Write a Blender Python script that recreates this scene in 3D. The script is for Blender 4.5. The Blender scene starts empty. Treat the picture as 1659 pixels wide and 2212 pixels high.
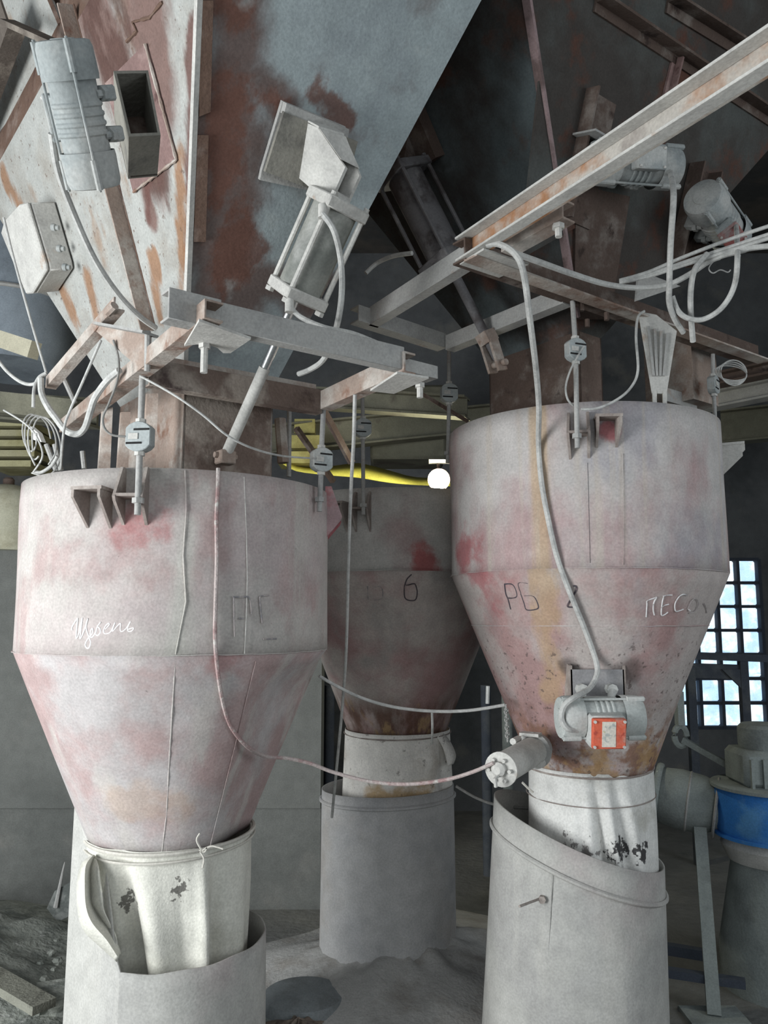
import bpy, bmesh, math, random
from mathutils import Vector as V, Matrix
random.seed(7)
sc = bpy.context.scene
COL = sc.collection
# ---------------------------------------------------------------- camera
F = 1750.0; TH = math.radians(7.45); CAM = V((0, 0, 1.5))
cd = bpy.data.cameras.new('camera'); cam = bpy.data.objects.new('camera', cd); COL.objects.link(cam)
cam.location = CAM; cam.rotation_euler = (math.radians(90) + TH, 0, 0)
cd.sensor_fit = 'VERTICAL'; cd.sensor_height = 24.0; cd.lens = 24.0 * F / 2212.0
cd.clip_start = 0.05; sc.camera = cam
# ---------------------------------------------------------------- world and lights
w = bpy.data.worlds.new('daylight'); sc.world = w; w.use_nodes = True
bg = w.node_tree.nodes['Background']; bg.inputs[0].default_value = (0.84, 0.93, 1.0, 1); bg.inputs[1].default_value = 0.38
def area(name, loc, target, sx, sy, power, col):
    l = bpy.data.lights.new(name, 'AREA'); l.shape = 'RECTANGLE'; l.size = sx; l.size_y = sy; l.energy = power; l.color = col
    o = bpy.data.objects.new(name, l); COL.objects.link(o); o.location = loc
    o.rotation_euler = (V(target) - V(loc)).to_track_quat('-Z', 'Y').to_euler()
    return o
area('window_daylight_left', (-3.0, 0.45, 1.25), (-0.5, 2.7, 1.3), 1.6, 1.8, 142, (0.96, 0.99, 1.0))
area('doorway_daylight', (0.6, -2.8, 2.0), (0.4, 3.0, 1.5), 2.6, 2.4, 26, (0.95, 0.99, 1.0))
area('window_daylight_right', (3.6, 0.9, 2.2), (0.9, 2.8, 1.7), 1.6, 1.6, 25, (0.90, 0.96, 1.0))
sc.view_settings.view_transform = 'Standard'; sc.view_settings.look = 'None'
sc.view_settings.exposure = 0.25; sc.view_settings.gamma = 1.0; sc.view_settings.use_curve_mapping = False
# ---------------------------------------------------------------- picture geometry -> real points
def ray(x, y):
    u = x - 829.5; v = 1106.0 - y
    return V((u, F * math.cos(TH) - v * math.sin(TH), F * math.sin(TH) + v * math.cos(TH)))
def at(x, y, D): r = ray(x, y); return CAM + r * (D / r.y)
def ath(x, y, z): r = ray(x, y); return CAM + r * ((z - 1.5) / r.z)
def pr(p):
    d = V(p) - CAM; f = d.y * math.cos(TH) + d.z * math.sin(TH); up = -d.y * math.sin(TH) + d.z * math.cos(TH)
    return (829.5 + F * d.x / f, 1106 - F * up / f)
def onplane(x, y, p0, n): r = ray(x, y); return CAM + r * ((p0 - CAM).dot(n) / r.dot(n))
def seg_y(a, b, py):
    lo, hi = 0.0, 1.0; up = pr(a)[1] < pr(b)[1]
    for _ in range(40):
        m = (lo + hi) / 2; y = pr(a.lerp(b, m))[1]
        if (y < py) == up: lo = m
        else: hi = m
    return a.lerp(b, (lo + hi) / 2)
def hit(x, y, c, rf):
    r = ray(x, y); r = r / r.y
    def ins(t):
        p = CAM + r * t; return math.hypot(p.x - c[0], p.y - c[1]) - rf(p.z)
    t0 = c[1] - 0.62; best = (9, t0); t = t0
    while t < c[1] + .1:
        v = ins(t)
        if v < 0:
            a, b = t - .01, t
            for _ in range(25):
                m = (a + b) / 2
                if ins(m) < 0: b = m
                else: a = m
            return CAM + r * b
        if v < best[0]: best = (v, t)
        t += .01
    return CAM + r * best[1]
# ---------------------------------------------------------------- mesh builder
def wloc(o):
    l = V((0, 0, 0))
    while o: l += o.location; o = o.parent
    return l
def frame_of(d, hint=V((0, 0, 1))):
    d = d.normalized(); h = hint if abs(d.dot(hint)) < .98 else V((1, 0, 0))
    x = h.cross(d).normalized(); return x, d.cross(x).normalized()
class MB:
    def __init__(s): s.v = []; s.f = []
    def add(s, vs, fs):
        k = len(s.v); s.v += [V(p) for p in vs]; s.f += [tuple(i + k for i in f) for f in fs]; return s
    def box(s, c, d, X=V((1, 0, 0)), Y=V((0, 1, 0)), Z=None):
        X = V(X).normalized(); Y = V(Y).normalized(); Z = V(Z).normalized() if Z is not None else X.cross(Y).normalized(); c = V(c)
        vs = [c + X * (i * d[0] / 2) + Y * (j * d[1] / 2) + Z * (k * d[2] / 2) for i in (-1, 1) for j in (-1, 1) for k in (-1, 1)]
        return s.add(vs, [(0, 1, 3, 2), (4, 6, 7, 5), (0, 4, 5, 1), (2, 3, 7, 6), (0, 2, 6, 4), (1, 5, 7, 3)])
    def prism(s, poly, vec):
        n = len(poly); vec = V(vec); vs = [V(p) for p in poly] + [V(p) + vec for p in poly]
        return s.add(vs, [tuple(range(n))[::-1], tuple(range(n, 2 * n))] + [(i, (i + 1) % n, n + (i + 1) % n, n + i) for i in range(n)])
    def bar(s, a, b, wd, h, up=V((0, 0, 1))):
        a, b = V(a), V(b); L = b - a; x, y = frame_of(L, up)
        return s.box((a + b) / 2, (wd, h, L.length), x, y, L.normalized())
    def tube(s, pts, r, n=8, caps=True):
        pts = [V(p) for p in pts]; m = len(pts); rs = r if isinstance(r, (list, tuple)) else [r] * m
        t = [(pts[min(i + 1, m - 1)] - pts[max(i - 1, 0)]).normalized() for i in range(m)]
        x, y = frame_of(t[0]); vs = []; fs = []
        for i in range(m):
            x = (x - t[i] * x.dot(t[i]))
            x = x.normalized() if x.length > 1e-6 else frame_of(t[i])[0]
            y = t[i].cross(x)
            for k in range(n):
                a = 2 * math.pi * k / n; vs.append(pts[i] + (x * math.cos(a) + y * math.sin(a)) * rs[i])
        for i in range(m - 1):
            for k in range(n):
                fs.append((i * n + k, i * n + (k + 1) % n, (i + 1) * n + (k + 1) % n, (i + 1) * n + k))
        if caps: fs += [tuple(range(n))[::-1], tuple(range((m - 1) * n, m * n))]
        return s.add(vs, fs)
    def loop(s, pts, r, n=6):
        pts = [V(p) for p in pts]; m = len(pts); vs = []; fs = []
        for i in range(m):
            t = (pts[(i + 1) % m] - pts[i - 1]).normalized(); x, y = frame_of(t)
            for k in range(n):
                a = 2 * math.pi * k / n; vs.append(pts[i] + (x * math.cos(a) + y * math.sin(a)) * r)
        for i in range(m):
            j = (i + 1) % m
            for k in range(n): fs.append((i * n + k, i * n + (k + 1) % n, j * n + (k + 1) % n, j * n + k))
        return s.add(vs, fs)
    def lathe(s, prof, o, ax, n=24, caps=True):
        o = V(o); ax = V(ax).normalized(); x, y = frame_of(ax); m = len(prof); vs = []; fs = []
        for r, t in prof:
            for k in range(n):
                a = 2 * math.pi * k / n; vs.append(o + ax * t + (x * math.cos(a) + y * math.sin(a)) * r)
        for i in range(m - 1):
            for k in range(n): fs.append((i * n + k, i * n + (k + 1) % n, (i + 1) * n + (k + 1) % n, (i + 1) * n + k))
        if caps: fs += [tuple(range(n))[::-1], tuple(range((m - 1) * n, m * n))]
        return s.add(vs, fs)
    def cyl(s, a, b, r, n=12): a, b = V(a), V(b); return s.lathe([(r, 0), (r, (b - a).length)], a, b - a, n)
    def channel(s, a, b, up, out, h, fl, t=.006):
        a, b, up, out = V(a), V(b), V(up).normalized(), V(out).normalized()
        q = [(0, 0), (fl, 0), (fl, t), (t, t), (t, h - t), (fl, h - t), (fl, h), (0, h)]
        return s.prism([a + out * i + up * j for i, j in q], b - a)
    def angle(s, a, b, up, out, h, fl, t=.006):
        a, b, up, out = V(a), V(b), V(up).normalized(), V(out).normalized()
        q = [(0, 0), (fl, 0), (fl, t), (t, t), (t, h), (0, h)]
        return s.prism([a + out * i + up * j for i, j in q], b - a)
    def grid(s, rows, closed=False):
        n = len(rows[0]); vs = [p for r in rows for p in r]; fs = []
        for i in range(len(rows) - 1):
            for k in range(n if closed else n - 1):
                fs.append((i * n + k, i * n + (k + 1) % n, (i + 1) * n + (k + 1) % n, (i + 1) * n + k))
        return s.add(vs, fs)
    def bead(s, pts, r, jit=.35, n=6, step=.012):
        """weld bead: a lumpy tube"""
        P = resample(pts, step); return s.tube(P, [r * (1 + random.uniform(-jit, jit)) for _ in P], n)
    def build(s, name, mat, parent=None, label=None, cat=None, group=None, kind=None, bevel=0, solid=0, ang=38):
        me = bpy.data.meshes.new(name)
        if parent is None:
            lo = V((min(p.x for p in s.v) + max(p.x for p in s.v), min(p.y for p in s.v) + max(p.y for p in s.v), 2 * min(p.z for p in s.v))) / 2
            off = lo
        else: off = wloc(parent)
        me.from_pydata([p - off for p in s.v], [], s.f)
        bm = bmesh.new(); bm.from_mesh(me); bmesh.ops.recalc_face_normals(bm, faces=bm.faces[:]); bm.to_mesh(me); bm.free()
        me.polygons.foreach_set('use_smooth', [True] * len(me.polygons)); me.set_sharp_from_angle(angle=math.radians(ang))
        me.materials.append(mat); o = bpy.data.objects.new(name, me); COL.objects.link(o)
        if parent is None: o.location = off
        else: o.parent = parent
        if solid: m = o.modifiers.new('thick', 'SOLIDIFY'); m.thickness = solid; m.offset = -1
        if bevel: m = o.modifiers.new('bev', 'BEVEL'); m.width = bevel; m.segments = 1; m.limit_method = 'ANGLE'
        return tag(o, label, cat, group, kind)
def tag(o, label=None, cat=None, group=None, kind=None):
    for k, v in (('label', label), ('category', cat), ('group', group), ('kind', kind)):
        if v: o[k] = v
    return o
def thing(name, loc, label, cat, group=None):
    o = bpy.data.objects.new(name, None); COL.objects.link(o); o.location = V(loc); o.empty_display_size = .05
    return tag(o, label, cat, group)
def resample(pts, step):
    pts = [V(p) for p in pts]; out = [pts[0]]
    for a, b in zip(pts, pts[1:]):
        k = max(1, int((b - a).length / step))
        out += [a.lerp(b, i / k) for i in range(1, k + 1)]
    return out
def smooth(pts, k=5):
    P = [V(p) for p in pts]; out = []
    for i in range(len(P) - 1):
        p0, p1, p2, p3 = P[max(i - 1, 0)], P[i], P[i + 1], P[min(i + 2, len(P) - 1)]
        for j in range(k):
            t = j / k
            out.append(0.5 * ((2 * p1) + (p2 - p0) * t + (2 * p0 - 5 * p1 + 4 * p2 - p3) * t * t + (3 * p1 - p0 - 3 * p2 + p3) * t ** 3))
    return out + [P[-1]]
def px(lst, D0, D1=None):
    n = len(lst); D1 = D0 if D1 is None else D1
    return [at(p[0], p[1], p[2] if len(p) > 2 else D0 + (D1 - D0) * i / max(1, n - 1)) for i, p in enumerate(lst)]
# ---------------------------------------------------------------- materials
def M(name, base, layers=(), rough=.92, metal=0., bump=.0, bscale=90., emit=None, spec=.25):
    m = bpy.data.materials.new(name); m.use_nodes = True; nt = m.node_tree; N = nt.nodes; L = nt.links
    b = N['Principled BSDF']; b.inputs['Roughness'].default_value = rough; b.inputs['Metallic'].default_value = metal
    b.inputs['Specular IOR Level'].default_value = spec
    geo = N.new('ShaderNodeNewGeometry'); pos = geo.outputs['Position']
    cur = N.new('ShaderNodeRGB'); cur.outputs[0].default_value = (*base, 1); cur = cur.outputs[0]
    def math_(op, a, bb):
        n = N.new('ShaderNodeMath'); n.operation = op; n.use_clamp = True
        for i, q in enumerate((a, bb)):
            if isinstance(q, (int, float)): n.inputs[i].default_value = q
            else: L.new(q, n.inputs[i])
        return n.outputs[0]
    def rng(val, a, bb):
        n = N.new('ShaderNodeMapRange'); n.interpolation_type = 'SMOOTHSTEP'; L.new(val, n.inputs[0]); n.inputs[1].default_value = a; n.inputs[2].default_value = bb
        if a > bb: n.inputs[1].default_value = bb; n.inputs[2].default_value = a; n.inputs[3].default_value = 1; n.inputs[4].default_value = 0
        return n.outputs[0]
    for i, ly in enumerate(layers):
        s_ = ly.get('s', 4.0); s_ = (s_,) * 3 if isinstance(s_, (int, float)) else s_
        mp = N.new('ShaderNodeMapping'); L.new(pos, mp.inputs[0]); mp.inputs['Scale'].default_value = s_
        sd = ly.get('seed', i * 7.3 + len(name)); mp.inputs['Location'].default_value = (sd, sd * 1.7, sd * .6)
        nz = N.new('ShaderNodeTexNoise'); nz.inputs['Scale'].default_value = 1.0; nz.inputs['Detail'].default_value = ly.get('det', 5.0)
        nz.inputs['Roughness'].default_value = ly.get('nr', .6); L.new(mp.outputs[0], nz.inputs['Vector'])
        mask = rng(nz.outputs['Fac'], ly.get('lo', .45), ly.get('hi', .65))
        if 'zr' in ly:
            sp = N.new('ShaderNodeSeparateXYZ'); L.new(pos, sp.inputs[0]); mask = math_('MULTIPLY', mask, rng(sp.outputs[2], *ly['zr']))
        if 'pt' in ly or 'sg' in ly:   # ragged patches: falloff from points or segments, edges broken up by the noise
            tot = None
            def vmath(op, a, bb=None, sc=None):
                n = N.new('ShaderNodeVectorMath'); n.operation = op
                for k_, q_ in enumerate((a, bb)):
                    if q_ is None: continue
                    if hasattr(q_, 'links') or hasattr(q_, 'is_linked'): L.new(q_, n.inputs[k_])
                    else: n.inputs[k_].default_value = tuple(q_)
                if sc is not None: L.new(sc, n.inputs['Scale'])
                return n
            for e_ in [(p, p, r0, r1) for (p, r0, r1) in ly.get('pt', [])] + list(ly.get('sg', [])):
                A, Bq_, r0, r1 = e_; A = V(A); ab = V(Bq_) - A
                d0 = vmath('SUBTRACT', pos, A).outputs[0]
                if ab.length > 1e-5:
                    t_ = vmath('DOT_PRODUCT', d0, ab).outputs['Value']; t_ = math_('DIVIDE', t_, ab.length_squared)
                    vs = N.new('ShaderNodeVectorMath'); vs.operation = 'SCALE'; vs.inputs[0].default_value = tuple(ab); L.new(t_, vs.inputs['Scale'])
                    d0 = vmath('SUBTRACT', d0, vs.outputs[0]).outputs[0]
                dist = vmath('LENGTH', d0).outputs['Value']
                n = N.new('ShaderNodeMapRange'); L.new(dist, n.inputs[0]); n.inputs[1].default_value = r0 * .5; n.inputs[2].default_value = r1; n.inputs[3].default_value = 1; n.inputs[4].default_value = 0
                tot = n.outputs[0] if tot is None else math_('MAXIMUM', tot, n.outputs[0])
            kk = ly.get('k', 3.0); th = ly.get('th', .5)
            ns = N.new('ShaderNodeMath'); ns.operation = 'MULTIPLY_ADD'; L.new(nz.outputs['Fac'], ns.inputs[0]); ns.inputs[1].default_value = kk; ns.inputs[2].default_value = -.5 * kk
            ad = N.new('ShaderNodeMath'); ad.operation = 'ADD'; L.new(ns.outputs[0], ad.inputs[0]); L.new(tot, ad.inputs[1])
            mask = math_('MULTIPLY', rng(ad.outputs[0], th - ly.get('sw', .38), th + ly.get('sw', .38)), rng(tot, .0, .25))
        mask = math_('MULTIPLY', mask, ly.get('amt', 1.0))
        mx = N.new('ShaderNodeMix'); mx.data_type = 'RGBA'; L.new(mask, mx.inputs[0]); L.new(cur, mx.inputs[6]); mx.inputs[7].default_value = (*ly['c'], 1)
        cur = mx.outputs[2]
    if not emit:   # fine grain of settled dust, two sizes
        fac = None
        for gs, ga, gb in ((16.0, .90, 1.07), (150.0, .88, 1.10)):
            nz = N.new('ShaderNodeTexNoise'); nz.inputs['Scale'].default_value = gs; nz.inputs['Detail'].default_value = 3; L.new(pos, nz.inputs['Vector'])
            mr = N.new('ShaderNodeMapRange'); L.new(nz.outputs['Fac'], mr.inputs[0]); mr.inputs[1].default_value = .3; mr.inputs[2].default_value = .7; mr.inputs[3].default_value = ga; mr.inputs[4].default_value = gb
            if fac is None: fac = mr.outputs[0]
            else:
                mu = N.new('ShaderNodeMath'); mu.operation = 'MULTIPLY'; L.new(fac, mu.inputs[0]); L.new(mr.outputs[0], mu.inputs[1]); fac = mu.outputs[0]
        vm = N.new('ShaderNodeVectorMath'); vm.operation = 'SCALE'; L.new(cur, vm.inputs[0]); L.new(fac, vm.inputs['Scale']); cur = vm.outputs[0]
    L.new(cur, b.inputs['Base Color'])
    if bump:
        nz = N.new('ShaderNodeTexNoise'); nz.inputs['Scale'].default_value = bscale; nz.inputs['Detail'].default_value = 4; L.new(pos, nz.inputs['Vector'])
        bp = N.new('ShaderNodeBump'); bp.inputs['Strength'].default_value = bump; bp.inputs['Distance'].default_value = .01; L.new(nz.outputs['Fac'], bp.inputs['Height']); L.new(bp.outputs[0], b.inputs['Normal'])
    if emit:
        b.inputs['Emission Color'].default_value = (*emit[0], 1); b.inputs['Emission Strength'].default_value = emit[1]
    return m
DUST = (.47, .455, .43); RUST = (.23, .10, .055); ORUST = (.40, .20, .08); DKR = (.085, .05, .042); PINK = (.36, .215, .215); RED = (.34, .075, .085)
mt = {}
mt['dust'] = M('dusty_steel', (.385, .38, .365), [dict(c=(.30, .30, .295), s=9, lo=.45, hi=.75), dict(c=(.33, .25, .20), s=14, lo=.6, hi=.75, amt=.6)], bump=.15)
mt['pale'] = M('pale_dust', (.53, .52, .49), [dict(c=(.42, .41, .39), s=11, lo=.45, hi=.75), dict(c=(.40, .26, .17), s=(6, 6, 6), lo=.62, hi=.72, amt=.7)], bump=.12)
mt['rustbeam'] = M('rusted_beam', (.32, .25, .21), [dict(c=(.47, .43, .39), s=7, lo=.42, hi=.62), dict(c=(.20, .10, .065), s=10, lo=.56, hi=.70, amt=.8)], bump=.2)
mt['brown'] = M('brown_rust', (.15, .095, .072), [dict(c=(.28, .22, .19), s=6, lo=.5, hi=.68, amt=.8), dict(c=(.08, .045, .038), s=9, lo=.55, hi=.7)], bump=.25)
mt['cable'] = M('dusty_cable', (.50, .50, .48), [dict(c=(.36, .36, .35), s=25, lo=.45, hi=.7)])
mt['darkcable'] = M('dull_cable', (.22, .22, .21), [dict(c=(.32, .31, .29), s=25, lo=.45, hi=.7)])
mt['chrome'] = M('bright_rod', (.85, .87, .88), rough=.28, metal=1.0)
mt['motor'] = M('dusty_grey_paint', (.29, .315, .315), [dict(c=(.41, .415, .40), s=8, lo=.42, hi=.66), dict(c=(.22, .24, .245), s=20, lo=.6, hi=.75, amt=.6)], bump=.1)
mt['motorP'] = M('pale_grey_paint', (.42, .445, .43), [dict(c=(.52, .52, .50), s=8, lo=.42, hi=.66)], bump=.1)
mt['cell'] = M('load_cell_steel', (.36, .39, .39), [dict(c=(.46, .46, .44), s=12, lo=.5, hi=.7)], rough=.55)
mt['slot'] = M('dark_slot', (.02, .02, .02))
mt['black'] = M('black_marker', (.075, .065, .075), [dict(c=(.32, .22, .22), s=45, lo=.55, hi=.7, amt=.5)])
mt['faint'] = M('worn_marker', (.23, .225, .235), [dict(c=(.40, .36, .35), s=40, lo=.42, hi=.55)])
mt['chalk'] = M('chalk', (.93, .92, .92))
mt['chalkf'] = M('faint_chalk', (.66, .65, .65), [dict(c=(.36, .33, .33), s=50, lo=.5, hi=.62)])
mt['cloth'] = M('grey_white_cloth', (.60, .585, .535), [dict(c=(.47, .45, .39), s=6, lo=.5, hi=.7), dict(c=(.40, .37, .30), s=16, lo=.62, hi=.72, amt=.6)], bump=.2, bscale=160)
mt['crust'] = M('dust_crusted_hose', (.42, .36, .345), [dict(c=(.33, .22, .215), s=12, lo=.45, hi=.62), dict(c=(.50, .48, .45), s=30, lo=.55, hi=.7)], bump=.4, bscale=120)
mt['cord'] = M('tie_cord', (.52, .50, .45))
# ================================================================ the setting
mt['floor'] = M('concrete_floor', (.17, .172, .165), [dict(c=(.22, .22, .205), s=2.2, lo=.42, hi=.66), dict(c=(.11, .115, .11), s=5, lo=.55, hi=.72, amt=.8)], bump=.5, bscale=30)
mt['wall'] = M('dull_plaster', (.12, .125, .13), [dict(c=(.07, .075, .08), s=1.2, lo=.42, hi=.66), dict(c=(.17, .165, .15), s=3, lo=.56, hi=.72, amt=.6)], bump=.3, bscale=25)
mt['slab'] = M('grey_partition_plaster', (.16, .165, .155), [dict(c=(.12, .125, .118), s=1.6, lo=.42, hi=.68), dict(c=(.19, .185, .17), s=4, lo=.55, hi=.75, amt=.5)], bump=.2, bscale=40)
mt['ceil'] = M('dark_ceiling', (.06, .062, .065), [dict(c=(.10, .09, .08), s=1.5, lo=.45, hi=.65)])
mt['frame'] = M('dark_window_frame', (.055, .065, .085))
MB().box((0, 3.0, -.05), (11, 13, .1)).build('floor', mt['floor'], kind='structure', label='dusty grey concrete floor under the hoppers', cat='floor')
# back wall with the glass-block window opening
YB = 6.6
wx0, wx1 = at(1462, 1400, YB).x, at(1650, 1400, YB).x; wz0, wz1 = at(1600, 1572, YB).z, at(1600, 1208, YB).z
b = MB()
b.box(((-4.6 + wx0) / 2, YB + .12, 2.3), (wx0 + 4.6, .24, 4.6)).box(((wx1 + 5.2) / 2, YB + .12, 2.3), (5.2 - wx1, .24, 4.6))
b.box(((wx0 + wx1) / 2, YB + .12, wz0 / 2), (wx1 - wx0, .24, wz0)).box(((wx0 + wx1) / 2, YB + .12, (4.6 + wz1) / 2), (wx1 - wx0, .24, 4.6 - wz1))
b.build('wall_back', mt['wall'], kind='structure', label='dark grey back wall around the glass block window', cat='wall')
MB().box((5.3, 4.0, 2.3), (.2, 5.6, 4.6)).build('wall_right', mt['wall'], kind='structure', label='dark right side wall of the hall', cat='wall')
MB().box((-4.7, 5.0, 2.3), (.2, 3.6, 4.6)).build('wall_left', mt['wall'], kind='structure', label='dull left side wall of the hall', cat='wall')
MB().box((.3, 3.4, 4.7), (10.4, 7.0, .2)).build('ceiling', mt['ceil'], kind='structure', label='dark mottled ceiling above the bins', cat='ceiling')
# the glass block window: every pane a piece of its own
win = thing('window_1', ((wx0 + wx1) / 2, YB, wz0), 'glass block window with pale blue panes right of the red hoppers', 'window'); win['kind'] = 'structure'
mt['pane'] = M('glass_block', (.45, .66, .88), [dict(c=(.90, .97, 1.0), s=(7, 7, 7), lo=.42, hi=.66), dict(c=(.30, .48, .70), s=(5, 5, 30), lo=.58, hi=.75, amt=.7)], rough=.25)
def pane_mat():
    m = mt['pane']; nt = m.node_tree; b = nt.nodes['Principled BSDF']
    src = b.inputs['Base Color'].links[0].from_socket
    nt.links.new(src, b.inputs['Emission Color']); b.inputs['Emission Strength'].default_value = 1.1
pane_mat()
nx, nz = 4, 7; cw = (wx1 - wx0) / nx; ch = (wz1 - wz0) / nz
for i in range(nx):
    for j in range(nz):
        c = V((wx0 + cw * (i + .5), YB + .08, wz0 + ch * (j + .5)))
        MB().box(c, (cw - .022, .07, ch - .022)).build('pane', mt['pane'], win, bevel=.012)
for i in range(nx + 1):
    MB().box((wx0 + cw * i, YB + .06, (wz0 + wz1) / 2), (.024, .14, wz1 - wz0)).build('mullion', mt['frame'], win)
for j in range(nz + 1):
    MB().box(((wx0 + wx1) / 2, YB + .06, wz0 + ch * j), (wx1 - wx0, .13, .024)).build('transom', mt['frame'], win)
# small window high up at the right edge
h0 = at(1655, 345, 5.9)
w2 = thing('window_2', at(1690, 430, 6.55), 'small bright window high at the right edge', 'window'); w2['kind'] = 'structure'
mt['sky'] = M('bright_pane', (.8, .9, 1.0), emit=((.85, .93, 1.0), 2.2))
for (x0, y0, x1, y1) in ((1644, 322, 1690, 350), (1640, 366, 1690, 394)):
    a, c = at(x0, y0, 6.5), at(x1, y1, 6.5)
    MB().box((a + c) / 2, (c.x - a.x, .04, a.z - c.z)).build('pane', mt['sky'], w2)
a, c = at(1634, 310, 6.5), at(1690, 405, 6.5)
fb = MB()
for (p, d) in (((a.x, 6.54, (a.z + c.z) / 2), (.05, .08, a.z - c.z)), (((a.x + c.x) / 2, 6.54, a.z), (c.x - a.x, .08, .05)), (((a.x + c.x) / 2, 6.54, c.z), (c.x - a.x, .08, .05)), (((a.x + c.x) / 2, 6.54, (a.z + c.z) / 2), (c.x - a.x, .08, .05))):
    fb.box(p, d)
fb.build('window_frame', mt['frame'], w2)
# grey partition slab behind the left hopper
xr = at(692, 1700, 4.38).x; zt = at(20, 1188, 4.38).z; zl = at(80, 1748, 4.38).z
MB().box(((xr - 4.6) / 2, 4.50, (zl + zt) / 2), (xr + 4.6, .2, zt - zl)).build('wall_partition', mt['slab'], kind='structure', label='grey plastered partition wall behind the left hopper', cat='wall')
MB().box(((xr - 4.6) / 2, 4.52, zl / 2 - .004), (xr + 4.6, .17, zl - .008)).build('trim_1', mt['slab'], kind='structure', label='recessed footing under the grey partition wall', cat='wall')
# ================================================================ hoppers
def chord(phi, a0, a1):
    """radius factor of a flat panel between two angles of a round shell"""
    if not (a0 < phi < a1): return 1.0
    return math.cos((a1 - a0) / 2) / math.cos(phi - (a0 + a1) / 2)
def facing(c): return math.atan2(-c[1], -c[0])
def polar(c, r, a, z): return V((c[0] + r * math.cos(a), c[1] + r * math.sin(a), z))
class Hop: pass
def hopper(c, r, rim, kink, out, ro, label, mats, seams, flat=None, n=112):
    h = Hop(); h.c = c; h.r = r; h.rim = rim; h.kink = kink; h.out = out; h.ro = ro; h.fc = facing(c)
    h.rf = lambda z: r if z >= kink else (r + (ro - r) * (kink - z) / (kink - out) if z > out else ro)
    h.root = thing('weigh_hopper', (c[0], c[1], out), label, 'hopper')
    def shell(zs, name, m, inner):
        b = MB(); rows = []
        for z in zs:
            row = []
            for k in range(n):
                a = 2 * math.pi * k / n; q = 1.0
                if flat and z < kink:
                    w_ = min(1, (kink - z) / .12); ph = (a - h.fc + math.pi) % (2 * math.pi) - math.pi
                    q = 1 + (chord(ph, *flat) - 1) * w_
                dent = .0022 * math.sin(3 * a + z * 5) + .0016 * math.sin(7 * a - 9 * z)
                row.append(polar(c, h.rf(z) * q + dent * (1 if z < rim - .03 else .3), a, z))
            rows.append(row)
        b.grid(rows, True)
        return b.build(name, m, h.root, solid=.007, ang=25)
    shell([kink + (rim - kink) * i / 8 for i in range(9)], 'shell', mats[0], 0)
    shell([out + (kink - out) * i / 14 for i in range(15)], 'cone', mats[1], 0)
    for z in [kink] + seams:
        MB().loop([polar(c, h.rf(z) + .001, 2 * math.pi * k / 90, z + random.uniform(-.0012, .0012)) for k in range(90)], .0016, 5).build('weld_seam', mats[0], h.root)
    return h
def surf(h, x, y, off=0.):
    p = hit(x, y, h.c, h.rf); d = V((p.x - h.c[0], p.y - h.c[1], 0)).normalized(); return p + d * off
def phi(h, x, y): p = surf(h, x, y); return math.atan2(p.y - h.c[1], p.x - h.c[0])
def lettering(h, name, strokes, m, r=.0026, org=(0, 0), sc_=1.0):
    for st in strokes:
        P = [surf(h, org[0] + p[0] / sc_, org[1] + p[1] / sc_, .0012) for p in st]
        P = smooth(P, 4) if len(P) > 2 else resample(P, .02)
        MB().tube(P, r, 5).build(name, m, h.root)
def bracket_u(h, a0, a1, zt, zm, zb, out, m):
    c = h.c; r = h.r - .004
    for a in (a0, a1):
        t = V((-math.sin(a), math.cos(a), 0)) * .008
        MB().prism([polar(c, r, a, zt) - t / 2, polar(c, r + out * .35, a, zt) - t / 2, polar(c, r + out, a, zm) - t / 2, polar(c, r + out * .92, a, zm - .012) - t / 2, polar(c, r, a, zb) - t / 2], t).build('gusset', m, h.root)
    q = [polar(c, r, a0, zm), polar(c, r + out * .97, a0, zm), polar(c, r + out * .97, a1, zm), polar(c, r, a1, zm)]
    MB().prism(q, (0, 0, .008)).build('bracket_plate', m, h.root)
def bracket_s(h, a0, a1, zt, zb, out, m):
    c = h.c; r = h.r - .004
    for a in (a0, a1):
        t = V((-math.sin(a), math.cos(a), 0)) * .008
        MB().prism([polar(c, r, a, zt) - t / 2, polar(c, r + out, a, zt) - t / 2, polar(c, r + out, a, zt - .02) - t / 2, polar(c, r, a, zb) - t / 2], t).build('gusset', m, h.root)
    e = .006 / h.r
    MB().prism([polar(c, r, a0 - e, zt), polar(c, r + out, a0 - e, zt), polar(c, r + out, a1 + e, zt), polar(c, r, a1 + e, zt)], (0, 0, .009)).build('bracket_plate', m, h.root)
# --- left hopper
cL = (-.665, 2.63); RH = .48
zr_, zk_, zo_ = at(368, 1010, 2.15).z, at(368, 1417, 2.15).z, at(365, 1848, 2.39).z
def hp(x, y, c=cL, r=RH):  # a point on a shell, for paint patches
    return hit(x, y, c, lambda z: r)
pinkL = [dict(c=(.43, .365, .36), s=(1.6, 1.6, 2.2), lo=.40, hi=.62, amt=.9), dict(c=(.365, .265, .255), s=(4.5, 4.5, 3.5), lo=.50, hi=.66, amt=.75),
         dict(c=(.46, .44, .41), s=(9, 9, .8), lo=.52, hi=.68, amt=.75),
         dict(c=(.33, .12, .12), s=9, pt=[(hp(305, 1130), .02, .11)], amt=.7),
         dict(c=(.47, .46, .42), s=(7, 7, .6), lo=.32, hi=.52, sg=[(hp(408, 1130), hp(378, 1400), .02, .07)], amt=.8),
         dict(c=(.13, .10, .10), s=60, lo=.70, hi=.74, amt=.5)]
mt['hopL'] = M('dusty_pink_paint', (.44, .415, .39), pinkL, bump=.08, bscale=140)
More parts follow.
